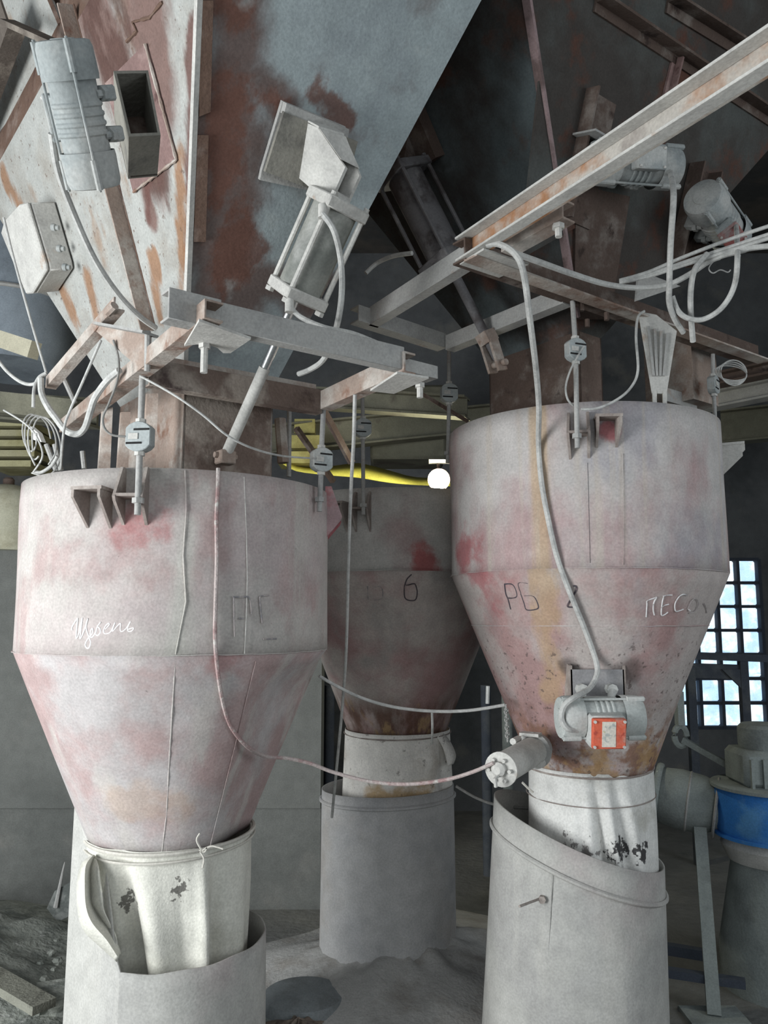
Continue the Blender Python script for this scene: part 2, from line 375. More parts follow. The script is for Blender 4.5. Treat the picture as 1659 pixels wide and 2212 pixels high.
mt['coneL'] = M('dusty_pink_cone_paint', (.43, .405, .40), [dict(c=(.375, .27, .26), s=(3.2, 3.2, 3.5), lo=.40, hi=.62, amt=.9), dict(c=(.46, .43, .405), s=(8, 8, 1.2), lo=.50, hi=.66, amt=.8),
    dict(c=(.42, .30, .23), s=8, sg=[(at(250, 1735, 2.32), at(390, 1735, 2.32), .02, .09)], amt=.5), dict(c=(.33, .14, .14), s=9, pt=[(hp(475, 1450), .02, .10)], amt=.5), dict(c=(.12, .10, .10), s=70, lo=.70, hi=.74, amt=.5)], bump=.08, bscale=140)
mt['redplate'] = M('faded_red_plate', (.36, .13, .14), [dict(c=(.42, .30, .31), s=8, lo=.4, hi=.6)], bump=.1)
mt['dkgus'] = M('dull_gusset', (.26, .22, .20), [dict(c=(.38, .34, .31), s=10, lo=.45, hi=.65)], bump=.15)
HL = hopper(cL, RH, zr_, zk_, zo_, .242, 'big dusty pink hopper at left with white cursive chalk writing', (mt['hopL'], mt['coneL']), [], flat=(math.radians(27), math.radians(92)))
o = .006
MB().bead([surf(HL, x, y, .001) for x, y in ((400, 1016), (403, 1100), (396, 1200), (402, 1300), (380, 1410), (372, 1540), (365, 1660), (360, 1760), (350, 1842))], .0022).build('weld_seam', mt['hopL'], HL.root)
MB().bead([surf(HL, x, y, .001) for x, y in ((527, 1030), (532, 1150), (534, 1250), (532, 1330), (528, 1412))], .0014).build('weld_seam', mt['pale'], HL.root)
p_ = [(25 - 0, 0)]
zz = [zk_ - .02 + (zo_ - zk_ + .02) * i / 16 for i in range(17)]
MB().bead([polar(cL, HL.rf(z) + .001, HL.fc + math.radians(27), z) for z in zz], .0016).build('weld_seam', mt['coneL'], HL.root)
MB().bead([polar(cL, HL.rf(z) + .001, HL.fc + math.radians(-2), z) for z in zz[10:]], .001).build('weld_seam', mt['coneL'], HL.root)
bracket_u(HL, phi(HL, 268, 1070), phi(HL, 318, 1070), zr_ - .002, at(300, 1072, 2.09).z, at(285, 1132, 2.12).z, .075, mt['dkgus'])
bracket_s(HL, phi(HL, 192, 1090), phi(HL, 240, 1090), at(215, 1056, 2.09).z, at(215, 1142, 2.14).z, .075, mt['dkgus'])
bracket_u(HL, HL.fc + math.radians(72), HL.fc + math.radians(88), at(690, 1040, 2.5).z, at(710, 1108, 2.5).z, at(690, 1158, 2.5).z, .055, mt['redplate'])
lettering(HL, 'chalk_stroke', [
    [(165, 405), (165, 330), (265, 165), (275, 200), (245, 540), (262, 565), (300, 480), (375, 145), (330, 540), (350, 560), (420, 400), (495, 155), (455, 340), (520, 560), (550, 660), (520, 770), (465, 775), (440, 690), (510, 560), (590, 470), (595, 370), (560, 400), (545, 530), (590, 545), (660, 450), (690, 340), (745, 370), (755, 450), (700, 515), (660, 490)],
    [(690, 320), (730, 280), (762, 230)], [(860, 385), (945, 290), (920, 260), (850, 340), (825, 440), (870, 480), (960, 450), (1010, 370), (1065, 240), (1005, 430), (1120, 310), (1180, 260), (1175, 350), (1180, 420), (1230, 425), (1310, 350), (1390, 220), (1330, 350), (1340, 420), (1400, 425), (1450, 380), (1440, 355), (1340, 385)]],
    mt['chalk'], .0018, (140, 1320), 1659 / 170.)
lettering(HL, 'worn_marker_stroke', [[(250, 215), (250, 400), (255, 620), (262, 830)], [(235, 212), (400, 215), (480, 215), (515, 330), (525, 480)], [(330, 545), (400, 552)], [(660, 200), (800, 185)], [(655, 205), (660, 350), (690, 620)], [(710, 870), (915, 865)]], mt['faint'], .0024, (470, 1260), 1659 / 230.)
# --- right hopper
cR = (.724, 2.927)
zr2, zk2, zo2 = at(1280, 866, 2.447).z, at(1280, 1226, 2.447).z, at(1290, 1692, 2.727).z
def hq(x, y): return hit(x, y, cR, lambda z: RH)
mt['hopR'] = M('dusty_rose_paint', (.47, .445, .43), [dict(c=(.395, .285, .28), s=(3, 3, 1.8), lo=.42, hi=.64), dict(c=(.29, .28, .315), s=(2.5, 2.5, 2), lo=.52, hi=.68, amt=.6),
    dict(c=(.43, .31, .19), s=(12, 12, .6), lo=.1, hi=.35, sg=[(hq(1165, 890), hq(1172, 1230), .015, .05)], amt=.7),
    dict(c=(.46, .41, .36), s=(22, 22, .7), lo=.54, hi=.68, amt=.6), dict(c=(.36, .10, .11), s=9, pt=[(hq(1010, 1190), .01, .13), (hq(1320, 935), .005, .05)], amt=.8)], bump=.06, bscale=140)
cone = lambda x, y: hit(x, y, cR, lambda z: RH if z > zk2 else RH + (.2 - RH) * (zk2 - z) / (zk2 - zo2))
mt['coneR'] = M('rusty_rose_cone_paint', (.42, .375, .355), [dict(c=(.36, .235, .225), s=(3.2, 3.2, 2.6), lo=.42, hi=.62), dict(c=(.30, .29, .30), s=(2.5, 2.5, 2), lo=.52, hi=.68, amt=.7),
    dict(c=(.36, .11, .12), s=9, pt=[(cone(1040, 1260), .02, .16)], amt=.7),
    dict(c=(.41, .285, .17), s=(12, 12, 1), lo=.1, hi=.4, sg=[(cone(1174, 1230), cone(1192, 1500), .015, .06)], amt=.7),
    dict(c=(.21, .105, .065), s=14, lo=.42, hi=.58, zr=(at(1280, 1480, 2.6).z, at(1280, 1620, 2.7).z), amt=.85),
    dict(c=(.42, .27, .13), s=13, lo=.48, hi=.60, zr=(at(1280, 1560, 2.6).z, at(1280, 1640, 2.7).z), amt=.7),
    dict(c=(.07, .055, .05), s=4, lo=.25, hi=.5, pt=[(cone(1226, 1438), .012, .045), (cone(1358, 1450), .015, .065)], amt=.7),
    dict(c=(.10, .075, .07), s=55, lo=.60, hi=.66, zr=(at(1280, 1330, 2.5).z, at(1280, 1420, 2.6).z), amt=.7)], bump=.1, bscale=120)
HR = hopper(cR, RH, zr2, zk2, zo2, .20, 'dusty rose red hopper at right with a grey vibrator on its cone', (mt['hopR'], mt['coneR']), [at(1280, 1353, 2.48).z])
MB().bead([surf(HR, 1268 + i * .6, y, .001) for i, y in enumerate(range(1000, 1240, 24))], .0014).build('weld_seam', mt['hopR'], HR.root)
MB().bead([surf(HR, 1345, y, .001) for y in range(980, 1225, 24)], .001).build('weld_seam', mt['hopR'], HR.root)
bracket_u(HR, phi(HR, 1230, 932), phi(HR, 1270, 932), at(1245, 882, 2.40).z, at(1250, 932, 2.39).z, at(1250, 990, 2.44).z, .065, mt['dkgus'])
bracket_s(HR, phi(HR, 1287, 920), phi(HR, 1330, 920), at(1310, 901, 2.40).z, at(1310, 968, 2.44).z, .065, mt['dkgus'])
bracket_s(HR, HR.fc + math.radians(78), HR.fc + math.radians(90), at(1600, 980, 2.85).z, at(1585, 1035, 2.85).z, .075, mt['pale'])
lettering(HR, 'marker_stroke', [[(165, 175), (185, 330), (225, 430), (270, 600)], [(160, 172), (280, 170), (345, 240), (375, 370), (310, 405), (225, 408)], [(560, 160), (400, 155), (445, 330)], [(440, 330), (500, 500), (540, 605), (690, 600), (740, 550), (660, 380), (500, 370)], [(1330, 200), (1380, 215), (1370, 300), (1250, 500), (1245, 560), (1340, 565)]], mt['black'], .0029, (1070, 1240), 1659 / 210.)
lettering(HR, 'chalk_stroke', [[(220, 635), (235, 400), (245, 330), (420, 265)], [(415, 270), (365, 370), (355, 500), (375, 600)], [(540, 245), (620, 225), (710, 222)], [(550, 250), (520, 380), (505, 590), (560, 595), (630, 545)], [(510, 460), (560, 420), (645, 395)], [(1000, 225), (920, 210), (840, 255), (765, 380), (765, 500), (800, 530), (920, 490)], [(1020, 495), (1050, 520)]], mt['chalkf'], .0023, (1370, 1260), 1659 / 190.)
lettering(HR, 'rubbed_chalk_stroke', [[(1010, 480), (1080, 330), (1160, 290), (1210, 380), (1150, 520), (1040, 560)], [(1310, 380), (1350, 470), (1360, 560)]], M('rubbed_chalk', (.42, .40, .39), [dict(c=(.33, .29, .29), s=50, lo=.4, hi=.55)]), .0014, (1370, 1260), 1659 / 190.)
# --- middle hopper
cM = (.06, 3.72)
zr3, zk3, zo3 = at(857, 1052, 3.22).z, at(857, 1232, 3.22).z, at(857, 1594, 3.50).z
mt['hopM'] = M('dull_dusty_red_paint', (.47, .455, .43), [dict(c=(.37, .28, .27), s=(2.5, 2.5, 2), lo=.45, hi=.65, amt=.9), dict(c=(.33, .085, .085), s=8, lo=.3, hi=.55, pt=[(hit(915, 1215, cM, lambda z: .5), .02, .11)], amt=.85)], bump=.08)
mt['coneM'] = M('dull_red_cone_paint', (.45, .40, .37), [dict(c=(.34, .205, .20), s=(2.2, 2.2, 2.4), lo=.42, hi=.64, amt=.9), dict(c=(.33, .31, .29), s=5, lo=.5, hi=.7, amt=.8),
    dict(c=(.125, .065, .045), s=(9, 9, 2.5), lo=.36, hi=.56, zr=(at(857, 1490, 3.4).z, at(857, 1550, 3.45).z), amt=.9), dict(c=(.40, .27, .14), s=(18, 18, 4), lo=.56, hi=.66, zr=(at(857, 1490, 3.4).z, at(857, 1550, 3.45).z), amt=.7)], bump=.1)
HM = hopper(cM, .5, zr3, zk3, zo3, .218, 'shaded dark red hopper standing back between the two pink hoppers', (mt['hopM'], mt['coneM']), [])
bracket_u(HM, phi(HM, 770, 1095), phi(HM, 800, 1095), at(785, 1060, 3.2).z, at(785, 1098, 3.18).z, at(785, 1150, 3.2).z, .06, mt['dkgus'])
bracket_s(HM, phi(HM, 716, 1095), phi(HM, 750, 1095), at(735, 1085, 3.2).z, at(735, 1150, 3.2).z, .06, mt['dkgus'])
lettering(HM, 'marker_stroke', [[(1005, 285), (920, 370), (880, 470), (860, 560), (870, 740), (950, 800), (1080, 790), (1115, 640), (1080, 490), (1030, 470), (960, 490), (890, 500)]], mt['black'], .0024, (780, 1210), 1659 / 180.)
lettering(HM, 'worn_marker_stroke', [[(330, 520), (420, 570), (430, 740), (350, 790), (260, 800)], [(130, 520), (140, 790)]], mt['faint'], .0016, (780, 1210), 1659 / 180.)
# ================================================================ discharge pipes standing on the floor
def pipe_body(name, c0, c1, r0, r1, ztop, label, m, flat=None, ring=None, n=96, solid=.006):
    fc = facing(c0); root = thing(name, (c0[0], c0[1], 0), label, 'pipe')
    b = MB(); rows = []
    zmax = max(ztop(2 * math.pi * k / n - fc) for k in range(n))
    K = 12
    for i in range(K + 1):
        row = []
        for k in range(n):
            a = 2 * math.pi * k / n; ph = (a - fc + math.pi) % (2 * math.pi) - math.pi
            z = ztop(ph) * i / K; t = z / zmax
            cx = c0[0] + (c1[0] - c0[0]) * t; cy = c0[1] + (c1[1] - c0[1]) * t; r = r0 + (r1 - r0) * t
            q = chord(ph, *flat) if flat else 1
            row.append(polar((cx, cy), r * q + .0015 * math.sin(5 * a + 4 * z), a, z))
        rows.append(row)
    b.grid(rows, True).build('pipe_wall', m, root, solid=solid, ang=25)
    if ring is not None:
        P = []
        for k in range(n):
            a = 2 * math.pi * k / n; ph = (a - fc + math.pi) % (2 * math.pi) - math.pi
            z = ztop(ph) - ring; t = z / zmax
            P.append(polar((c0[0] + (c1[0] - c0[0]) * t, c0[1] + (c1[1] - c0[1]) * t), r0 + (r1 - r0) * t + .003, a, z))
        MB().loop(P, .008, 7).build('rim_ring', m, root)
    return root
mt['can'] = M('dusty_grey_sheet', (.43, .425, .40), [dict(c=(.36, .355, .34), s=3, lo=.45, hi=.66), dict(c=(.41, .355, .345), s=2.2, lo=.5, hi=.7, amt=.7), dict(c=(.46, .45, .42), s=(10, 10, 1.2), lo=.55, hi=.7, amt=.6)], bump=.1)
mt['canM'] = M('dull_grey_sheet', (.48, .475, .47), [dict(c=(.41, .41, .415), s=3, lo=.45, hi=.66), dict(c=(.42, .39, .36), s=2.2, lo=.52, hi=.72, amt=.8)], bump=.1)
# left
pcL = (-.66, 2.63); z0L = at(356, 2100, 2.35).z
def topL(ph):
    d = math.degrees(ph); d = (d + 180) % 360 - 180
    if d > 170 or d < -165: return z0L
    if d < -150: return z0L + .46 * (d + 165) / 15
    if d < -62: return z0L + .46
    if d < -27: return z0L + .46 * (-27 - d) / 35 + .004 * math.sin(d)
    return z0L + .002 * math.sin(d * .2)
P_L = pipe_body('discharge_pipe', pcL, pcL, .30, .29, topL, 'pale grey torn-open sheet pipe under the left hopper', mt['can'], flat=(math.radians(-92), math.radians(-26)))
fL = facing(pcL)
MB().bead([polar(pcL, .292, fL + math.radians(-1), z0L * (1 - i * .08)) for i in range(12)], .001).build('weld_seam', mt['can'], P_L)
# middle
pcM = (.016, 3.72); z0M = at(836, 1752, 3.43).z
P_M = pipe_body('discharge_pipe', pcM, pcM, .297, .291, lambda a: z0M + .045 + .012 * math.sin(a + .6), 'round grey pipe standing in the dust between two others', mt['canM'], ring=.045)
# right, leaning, with a slanting cut
pcR = (.635, 2.93); z0R = at(1250, 1838, 2.66).z
def topR(ph):
    return z0R - .105 * math.sin(ph) + .0 * ph
P_R = pipe_body('discharge_pipe', pcR, (.672, 2.94), .312, .285, topR, 'tall leaning grey pipe with slanted rim under the right hopper', mt['can'], ring=.095)
fR = facing(pcR)
rfR = lambda z: .312 - .027 * z / (z0R + .1)
def onR(x, y, off=0):
    p = hit(x, y, (.66, 2.935), rfR); return p + V((p.x - .66, p.y - 2.935, 0)).normalized() * off
MB().bead([onR(x, y, 0.0) for x, y in ((1193, 1885), (1188, 2000), (1180, 2120), (1176, 2180))], .0014).build('weld_seam', mt['can'], P_R)
q = onR(1172, 1942)
MB().cyl(q - V((0, -.01, 0)), at(1122, 1958, q.y - .075), .004, 8).build('pin', mt['dkgus'], P_R)
MB().cyl(q - V((0, -.004, 0)), q + V((-.004, -.012, 0)), .012, 6).build('nut', mt['dkgus'], P_R)
# ================================================================ cloth sleeves
def sleeve(label, ct, cb, rt, rb, zt, zb, folds, m, n=160, K=26, wrinkle=.006):
    fc = facing(ct); root = thing('cloth_sleeve', (cb[0], cb[1], zb), label, 'sleeve')
    rows = []
    for i in range(K + 1):
        t = i / K; z = zt + (zb - zt) * t; row = []
        for k in range(n):
            a = 2 * math.pi * k / n; ph = (a - fc + math.pi) % (2 * math.pi) - math.pi
            r = rt + (rb - rt) * t + wrinkle * min(1, t * 3) * (math.sin(5 * ph + 2 * t) * .5 + math.sin(11 * ph - 3 * t) * .35)
            for (p0, p1, wd, dep) in folds:
                pc = math.radians(p0 + (p1 - p0) * t); d = (ph - pc) / math.radians(wd)
                r += dep * min(1, .15 + t * 1.6) * math.exp(-d * d)
            c = (ct[0] + (cb[0] - ct[0]) * t, ct[1] + (cb[1] - ct[1]) * t)
            row.append(polar(c, r, a, z))
        rows.append(row)
    MB().grid(rows, True).build('fabric', m, root, solid=.003, ang=80)
    return root, fc
mt['clothL'] = M('cream_cloth', (.62, .61, .55), [dict(c=(.50, .49, .43), s=5, lo=.5, hi=.7), dict(c=(.10, .095, .085), s=48, k=3.2, th=.78, sw=.1, pt=[(at(388, 1925, 2.40), .015, .055), (at(285, 1945, 2.42), .015, .06)], amt=.9)], bump=.15, bscale=170)
sL, fcl = sleeve('cream cloth sleeve with stains tied under the left hopper', cL, (-.625, 2.62), .25, .20, zo_ + .012, .42, [(-34, -28, 6, -.045), (-48, -44, 9, .02), (-18, -10, 9, .022), (22, 20, 4.5, .032), (34, 32, 6, -.035), (-70, -65, 10, .015), (58, 55, 9, .014), (5, 8, 5, -.008)], mt['clothL'])
def ring(c, r, z, m, parent, rad=.005, sag=0, name='tie_cord'):
    MB().loop([polar(c, r + .004 * math.sin(3 * 2 * math.pi * k / 80), 2 * math.pi * k / 80, z + sag * math.sin(2 * math.pi * k / 80 + .7)) for k in range(80)], rad, 6).build(name, m, parent)
ring(cL, .255, zo_ + .008, mt['cord'], sL, .006, .004); ring(cL, .256, zo_ - .012, mt['cord'], sL, .004, .008)
k0 = surf(HL, 435, 1840, .02)
b = MB()
for pts in (((435, 1835), (425, 1815), (432, 1800)), ((435, 1838), (455, 1828), (470, 1830), (482, 1834)), ((432, 1840), (440, 1855), (437, 1875)), ((430, 1836), (442, 1840), (447, 1830))):
    b.tube(smooth(px(pts, 2.375), 4), .0028, 5)
b.build('knot', mt['cord'], sL)
# flap of the sleeve hanging over the torn edge
outer = smooth(px([(203, 1846, 2.44), (178, 1862, 2.40), (166, 1905, 2.37), (167, 1965, 2.345), (180, 2010, 2.34), (215, 2045, 2.335), (252, 2078, 2.335)], 2.4), 4)
mid = smooth(px([(203, 1846, 2.42), (186, 1868, 2.36), (183, 1910, 2.335), (186, 1960, 2.32), (200, 1995, 2.32), (230, 2030, 2.32), (256, 2070, 2.33)], 2.4), 4)
inn = smooth(px([(205, 1848, 2.44), (196, 1875, 2.42), (196, 1915, 2.41), (198, 1950, 2.40), (215, 1980, 2.40), (240, 2015, 2.39), (258, 2062, 2.36)], 2.4), 4)
in2 = smooth(px([(207, 1850, 2.44), (212, 1880, 2.38), (215, 1925, 2.37), (222, 1965, 2.37), (235, 1995, 2.38), (250, 2025, 2.38), (262, 2060, 2.37)], 2.4), 4)
MB().grid([outer, mid, inn, in2]).build('flap', mt['clothL'], sL, solid=.004, ang=80)
mt['clothM'] = M('stained_white_cloth', (.80, .77, .72), [dict(c=(.60, .55, .49), s=6, lo=.5, hi=.7), dict(c=(.50, .32, .13), s=9, sg=[(at(800, 1728, 3.47), at(930, 1722, 3.47), .02, .08)], amt=.8), dict(c=(.16, .13, .11), s=30, lo=.6, hi=.68, amt=.6)], bump=.15, bscale=170)
sM, _ = sleeve('white stained cloth sleeve below the shaded middle hopper', cM, (.057, 3.73), .234, .25, zo3 + .012, .45, [(40, 30, 10, .02), (20, 15, 8, -.02), (-40, -40, 12, .015), (55, 60, 9, -.015)], mt['clothM'])
ring(cM, .238, zo3 - .004, mt['dkgus'], sM, .003, .004)
MB().grid([smooth(px([(955, 1580), (972, 1600), (985, 1630), (980, 1650)], 3.6), 4), smooth(px([(945, 1592), (958, 1615), (965, 1640), (968, 1655)], 3.55), 4)]).build('flap', mt['clothM'], sM, solid=.004, ang=80)
mt['clothR'] = M('white_cloth', (.66, .655, .63), [dict(c=(.50, .49, .45), s=6, lo=.52, hi=.72), dict(c=(.03, .028, .03), s=42, k=2.6, th=.62, sw=.08, pt=[(at(1340, 1838, 2.72), .02, .075), (at(1395, 1842, 2.74), .02, .06)], amt=.95), dict(c=(.14, .13, .125), s=45, k=2.8, th=.8, sw=.1, pt=[(at(1215, 1825, 2.72), .02, .10), (at(1270, 1838, 2.72), .02, .08)], amt=.85)], bump=.15, bscale=170)
cRs = (cR[0] - .003, cR[1])
sR, _ = sleeve('bright white cloth sleeve with black specks under the right hopper', cRs, (.716, 2.925), .212, .215, zo2 + .03, .50, [(3, 20, 3.5, -.035), (-5, 4, 4, .02), (12, 28, 3.5, .016), (20, 42, 4, -.02), (30, 55, 5, .012), (-14, -14, 6, .008)], mt['clothR'])
ring(cRs, .216, zo2 + .022, mt['dkgus'], sR, .0035, .006); ring(cRs, .219, at(1285, 1742, 2.71).z, mt['dkgus'], sR, .0018, .006)
MB().tube(px([(1128, 1690), (1140, 1702), (1152, 1712)], 2.74), .004, 6).build('cord_end', mt['cord'], sR)
# ================================================================ storage bins overhead
GA = math.radians(38.0); bdir = V((math.cos(GA), math.sin(GA), 0)); adir = V((-math.sin(GA), math.cos(GA), 0)); UP = V((0, 0, 1))
class Bin: pass
def make_bin(K0, wb, wa, slopeC, slopeB, slopeC2, slopeB2, zb, ztop):
    """pyramid above a rectangular outlet: face C looks along -adir, face B along -bdir"""
    B = Bin(); B.K0 = K0; h = ztop - zb
    bot = [K0, K0 + bdir * wb, K0 + bdir * wb + adir * wa, K0 + adir * wa]
    top = [bot[0] - adir * slopeC * h - bdir * slopeB * h, bot[1] - adir * slopeC * h + bdir * slopeB2 * h, bot[2] + adir * slopeC2 * h + bdir * slopeB2 * h, bot[3] + adir * slopeC2 * h - bdir * slopeB * h]
    B.bot = bot; B.top = [p + UP * h for p in top]
    B.nC = (bdir.cross(B.top[0] - bot[0])).normalized();  B.nC = B.nC if B.nC.dot(-adir) > 0 else -B.nC
    B.nB = (adir.cross(B.top[0] - bot[0])).normalized();  B.nB = B.nB if B.nB.dot(-bdir) > 0 else -B.nB
    B.onC = lambda x, y, off=0: onplane(x, y, K0, B.nC) + B.nC * off
    B.onB = lambda x, y, off=0: onplane(x, y, K0, B.nB) + B.nB * off
    return B
def face(B, i, m, root, t=.008):
    j = (i + 1) % 4; q = [B.bot[i], B.bot[j], B.top[j], B.top[i]]
    n = (q[1] - q[0]).cross(q[3] - q[0]).normalized(); cen = sum(B.bot, V((0, 0, 0))) / 4 + UP * .5
    if n.dot(q[0] - cen) > 0: n = -n
    return MB().prism(q, n * t).build('bin_panel', m, root)
# ---- left bin
K0L = at(400, 800, 2.28); zbL = K0L.z
# slopes measured from the corner edge that runs to (430, 0)
r0 = ray(430, 0)
def solve_corner(K0, x, y, D):
    p = at(x, y, D); d = p - K0; return -d.dot(adir) / d.z, -d.dot(bdir) / d.z
sC, sB = solve_corner(K0L, 431, 0, 1.68)
BL = make_bin(K0L, .34, .40, sC, sB, .5, .6, zbL, 3.75)
e1, e2 = BL.onC(640, 745), BL.onC(1040, 0); d = e2 - e1
sB2 = d.dot(bdir) / d.z; wb = (e1 - K0L).dot(bdir) - sB2 * (e1.z - zbL)
g1, g2 = BL.onB(228, 830), BL.onB(20, 505); d = g2 - g1
sC2 = d.dot(adir) / d.z; wa = (g1 - K0L).dot(adir) - sC2 * (g1.z - zbL)
BL = make_bin(K0L, wb, wa, sC, sB, sC2, sB2, zbL, e2.z + .04)
BINL = thing('storage_bin', sum(BL.bot, V((0, 0, 0))) / 4, 'rust streaked storage bin with white dusty side and blue-grey front, upper left', 'bin')
oB, oC = BL.onB, BL.onC
mt['binB'] = M('rust_streaked_white_panel', (.40, .405, .385), [dict(c=(.33, .315, .285), s=5, lo=.45, hi=.7), dict(c=(.29, .20, .14), s=(5, 5, 1.6), lo=.55, hi=.66, amt=.7),
    dict(c=(.185, .115, .10), s=(5, 5, 1.8), sg=[(oB(190, -20), oB(330, 340), .08, .17), (oB(300, -20), oB(345, 220), .09, .17), (oB(290, 330), oB(330, 470), .01, .05)], amt=.95),
    dict(c=(.09, .048, .04), s=(11, 11, 3), k=2.4, sw=.2, th=.72, sg=[(oB(190, -20), oB(330, 340), .08, .2)], amt=.8),
    dict(c=(.14, .072, .062), s=(11, 11, 1.6), sg=[(oB(412, 60), oB(410, 600), .014, .045), (oB(318, 390), oB(322, 470), .01, .035)], amt=.9),
    dict(c=(.27, .14, .07), s=(14, 14, 2.4), sg=[(oB(386, 330), oB(392, 620), .012, .045), (oB(10, 380), oB(170, 700), .01, .06), (oB(190, 600), oB(215, 700), .01, .05), (oB(330, 560), oB(345, 680), .01, .05)], amt=.85), dict(c=(.13, .085, .065), s=55, lo=.62, hi=.68, amt=.7)], bump=.15)
mt['binC'] = M('blue_grey_stained_panel', (.34, .39, .40), [dict(c=(.26, .295, .31), s=(3, 3, 2), lo=.42, hi=.64, amt=.9), dict(c=(.17, .145, .14), s=(4, 4, 2.4), lo=.55, hi=.68, amt=.65),
    dict(c=(.13, .09, .08), s=(4, 4, 1.4), sg=[(oC(470, -20), oC(480, 620), .10, .22), (oC(560, 170), oC(620, 240), .02, .09), (oC(560, 600), oC(700, 640), .03, .10)], amt=.93),
    dict(c=(.145, .068, .05), s=(10, 10, 3), k=3.4, th=.8, sw=.25, sg=[(oC(500, 40), oC(510, 560), .03, .16), (oC(560, 190), oC(620, 230), .02, .09), (oC(690, 200), oC(760, 260), .01, .08)], amt=.85),
    dict(c=(.40, .43, .42), s=6, lo=.58, hi=.72, amt=.5)], bump=.12)
face(BL, 3, mt['binB'], BINL); face(BL, 0, mt['binC'], BINL); face(BL, 1, mt['brown'], BINL); face(BL, 2, mt['brown'], BINL)
cT = sum(BL.top, V((0, 0, 0))) / 4
for i in range(4):
    a, c = BL.top[i], BL.top[(i + 1) % 4]; n = UP.cross(c - a).normalized(); n = n if n.dot(cT - a) > 0 else -n
    MB().prism([a, c, V((c.x, c.y, 4.55)), V((a.x, a.y, 4.55))], n * .008).build('upper_wall', mt['brown'], BINL)  # dark brown stands in for the shade of the recess above the bin
# corner strip (pale edge) and dark patch along the corner
ed = (BL.top[0] - BL.bot[0]).normalized()
MB().bar(BL.bot[0] + ed * .02 + BL.nB * .004 + BL.nC * .004, BL.top[0] + BL.nB * .004 + BL.nC * .004, .014, .014, BL.nB).build('corner_strip', mt['pale'], BINL)
cs = [BL.onC(425, 0, .004), BL.onC(458, 0, .004), BL.onC(452, 240, .004), BL.onC(428, 250, .004)]
MB().prism(cs, BL.nC * .006).build('backing_strip', mt['brown'], BINL)
cs = [BL.onC(424, 290, .004), BL.onC(448, 290, .004), BL.onC(442, 520, .004), BL.onC(416, 520, .004)]
MB().prism(cs, BL.nC * .006).build('backing_strip', mt['brown'], BINL)
# stiffener angle on the white side
s0, s1, s2 = BL.onB(158, 10, .0), BL.onB(255, 395, .0), BL.onB(336, 712, .0)
sd = (s2 - s0).normalized(); sx = sd.cross(BL.nB).normalized()
MB().angle(s0, s2, BL.nB, sx, .045, .022, .006).build('stiffener', mt['rustbeam'], BINL)
MB().bead([s0 + (s2 - s0) * (i / 30) - sx * .004 for i in range(31)], .003).build('weld_seam', mt['brown'], BINL)
# patch plate behind the vibrator bracket
mt['patch'] = M('purple_brown_plate', (.215, .14, .13), [dict(c=(.33, .24, .22), s=9, lo=.48, hi=.66), dict(c=(.11, .065, .06), s=14, lo=.58, hi=.7)], bump=.2)
pp = [BL.onB(x, y, .0) for x, y in ((318, 96), (385, 345), (292, 415), (232, 180))]
MB().prism(pp, BL.nB * .007).build('patch_plate', mt['patch'], BINL)
MB().bead([p + BL.nB * .006 for p in (pp[0], pp[1], pp[2])], .004).build('weld_seam', mt['rustbeam'], BINL)
# cracked sheet edge at the top
MB().bead([BL.onB(x, y, .002) for x, y in ((275, 90), (297, 68), (288, 48), (325, 38), (352, 5))], .004).build('torn_edge', mt['brown'], BINL)
# chute under the bin
ch0 = [p + UP * 0 for p in BL.bot]; zc = zr_ - .06
mt['chute'] = M('rusty_chute_plate', (.17, .125, .105), [dict(c=(.34, .29, .25), s=4.5, lo=.46, hi=.58), dict(c=(.075, .05, .048), s=6, lo=.55, hi=.66, amt=.9)], bump=.25)
for i in range(4):
    j = (i + 1) % 4; a, c = ch0[i], ch0[j]; n = UP.cross(c - a).normalized()
    MB().prism([a, c, V((c.x, c.y, zc)), V((a.x, a.y, zc))], n * .006).build('chute_panel', mt['chute'] if i == 0 else mt['rustbeam'], BINL)
for (x0, x1, y0, D) in ((222, 244, 880, 2.45), (262, 282, 890, 2.40), (318, 342, 850, 2.24)):
    a, c = at(x0, y0, D), at(x1, y0, D); zb_ = zr_ - .03
    MB().prism([a, c, V((c.x, c.y, zb_)), V((a.x - .006, a.y, zb_))], adir * .012).build('chute_flange', mt['rustbeam'], BINL)
# ---- pale dark angle leaning over the upper left and neighbour panel
mt['darkang'] = M('dark_angle_iron', (.13, .11, .095), [dict(c=(.24, .21, .18), s=7, lo=.5, hi=.66)], bump=.2)
BRC = thing('brace_angle', BL.onB(0, 330, .06), 'dark rusty angle iron running down the left edge beside the grey vibrator', 'brace')
a0, a1 = BL.onB(68, 60, .07), BL.onB(-45, 350, .07); ad = (a1 - a0).normalized(); ax_ = ad.cross(BL.nB).normalized()
MB().angle(a0, a1, ax_, -BL.nB, .085, .06, .007).build('angle_bar', mt['darkang'], BRC)
MB().bar(a0 + ax_ * .01, BL.onB(172, 105, .05), .016, .045, BL.nB).build('cross_bar', mt['darkang'], BRC)
NB = thing('neighbour_bin', BL.onB(20, 150, -.06), 'pale rust-edged sheet of the neighbouring bin in the top left corner', 'bin')
MB().prism([BL.onB(x, y, -.04) for x, y in ((-60, -30), (70, -30), (104, 50), (60, 130), (0, 250), (-60, 330))], BL.nB * -.01).build('bin_panel', mt['binB'], NB)
MB().bar(BL.onB(70, -30, -.036), BL.onB(104, 50, -.036), .012, .012).build('rust_edge', mt['brown'], NB)
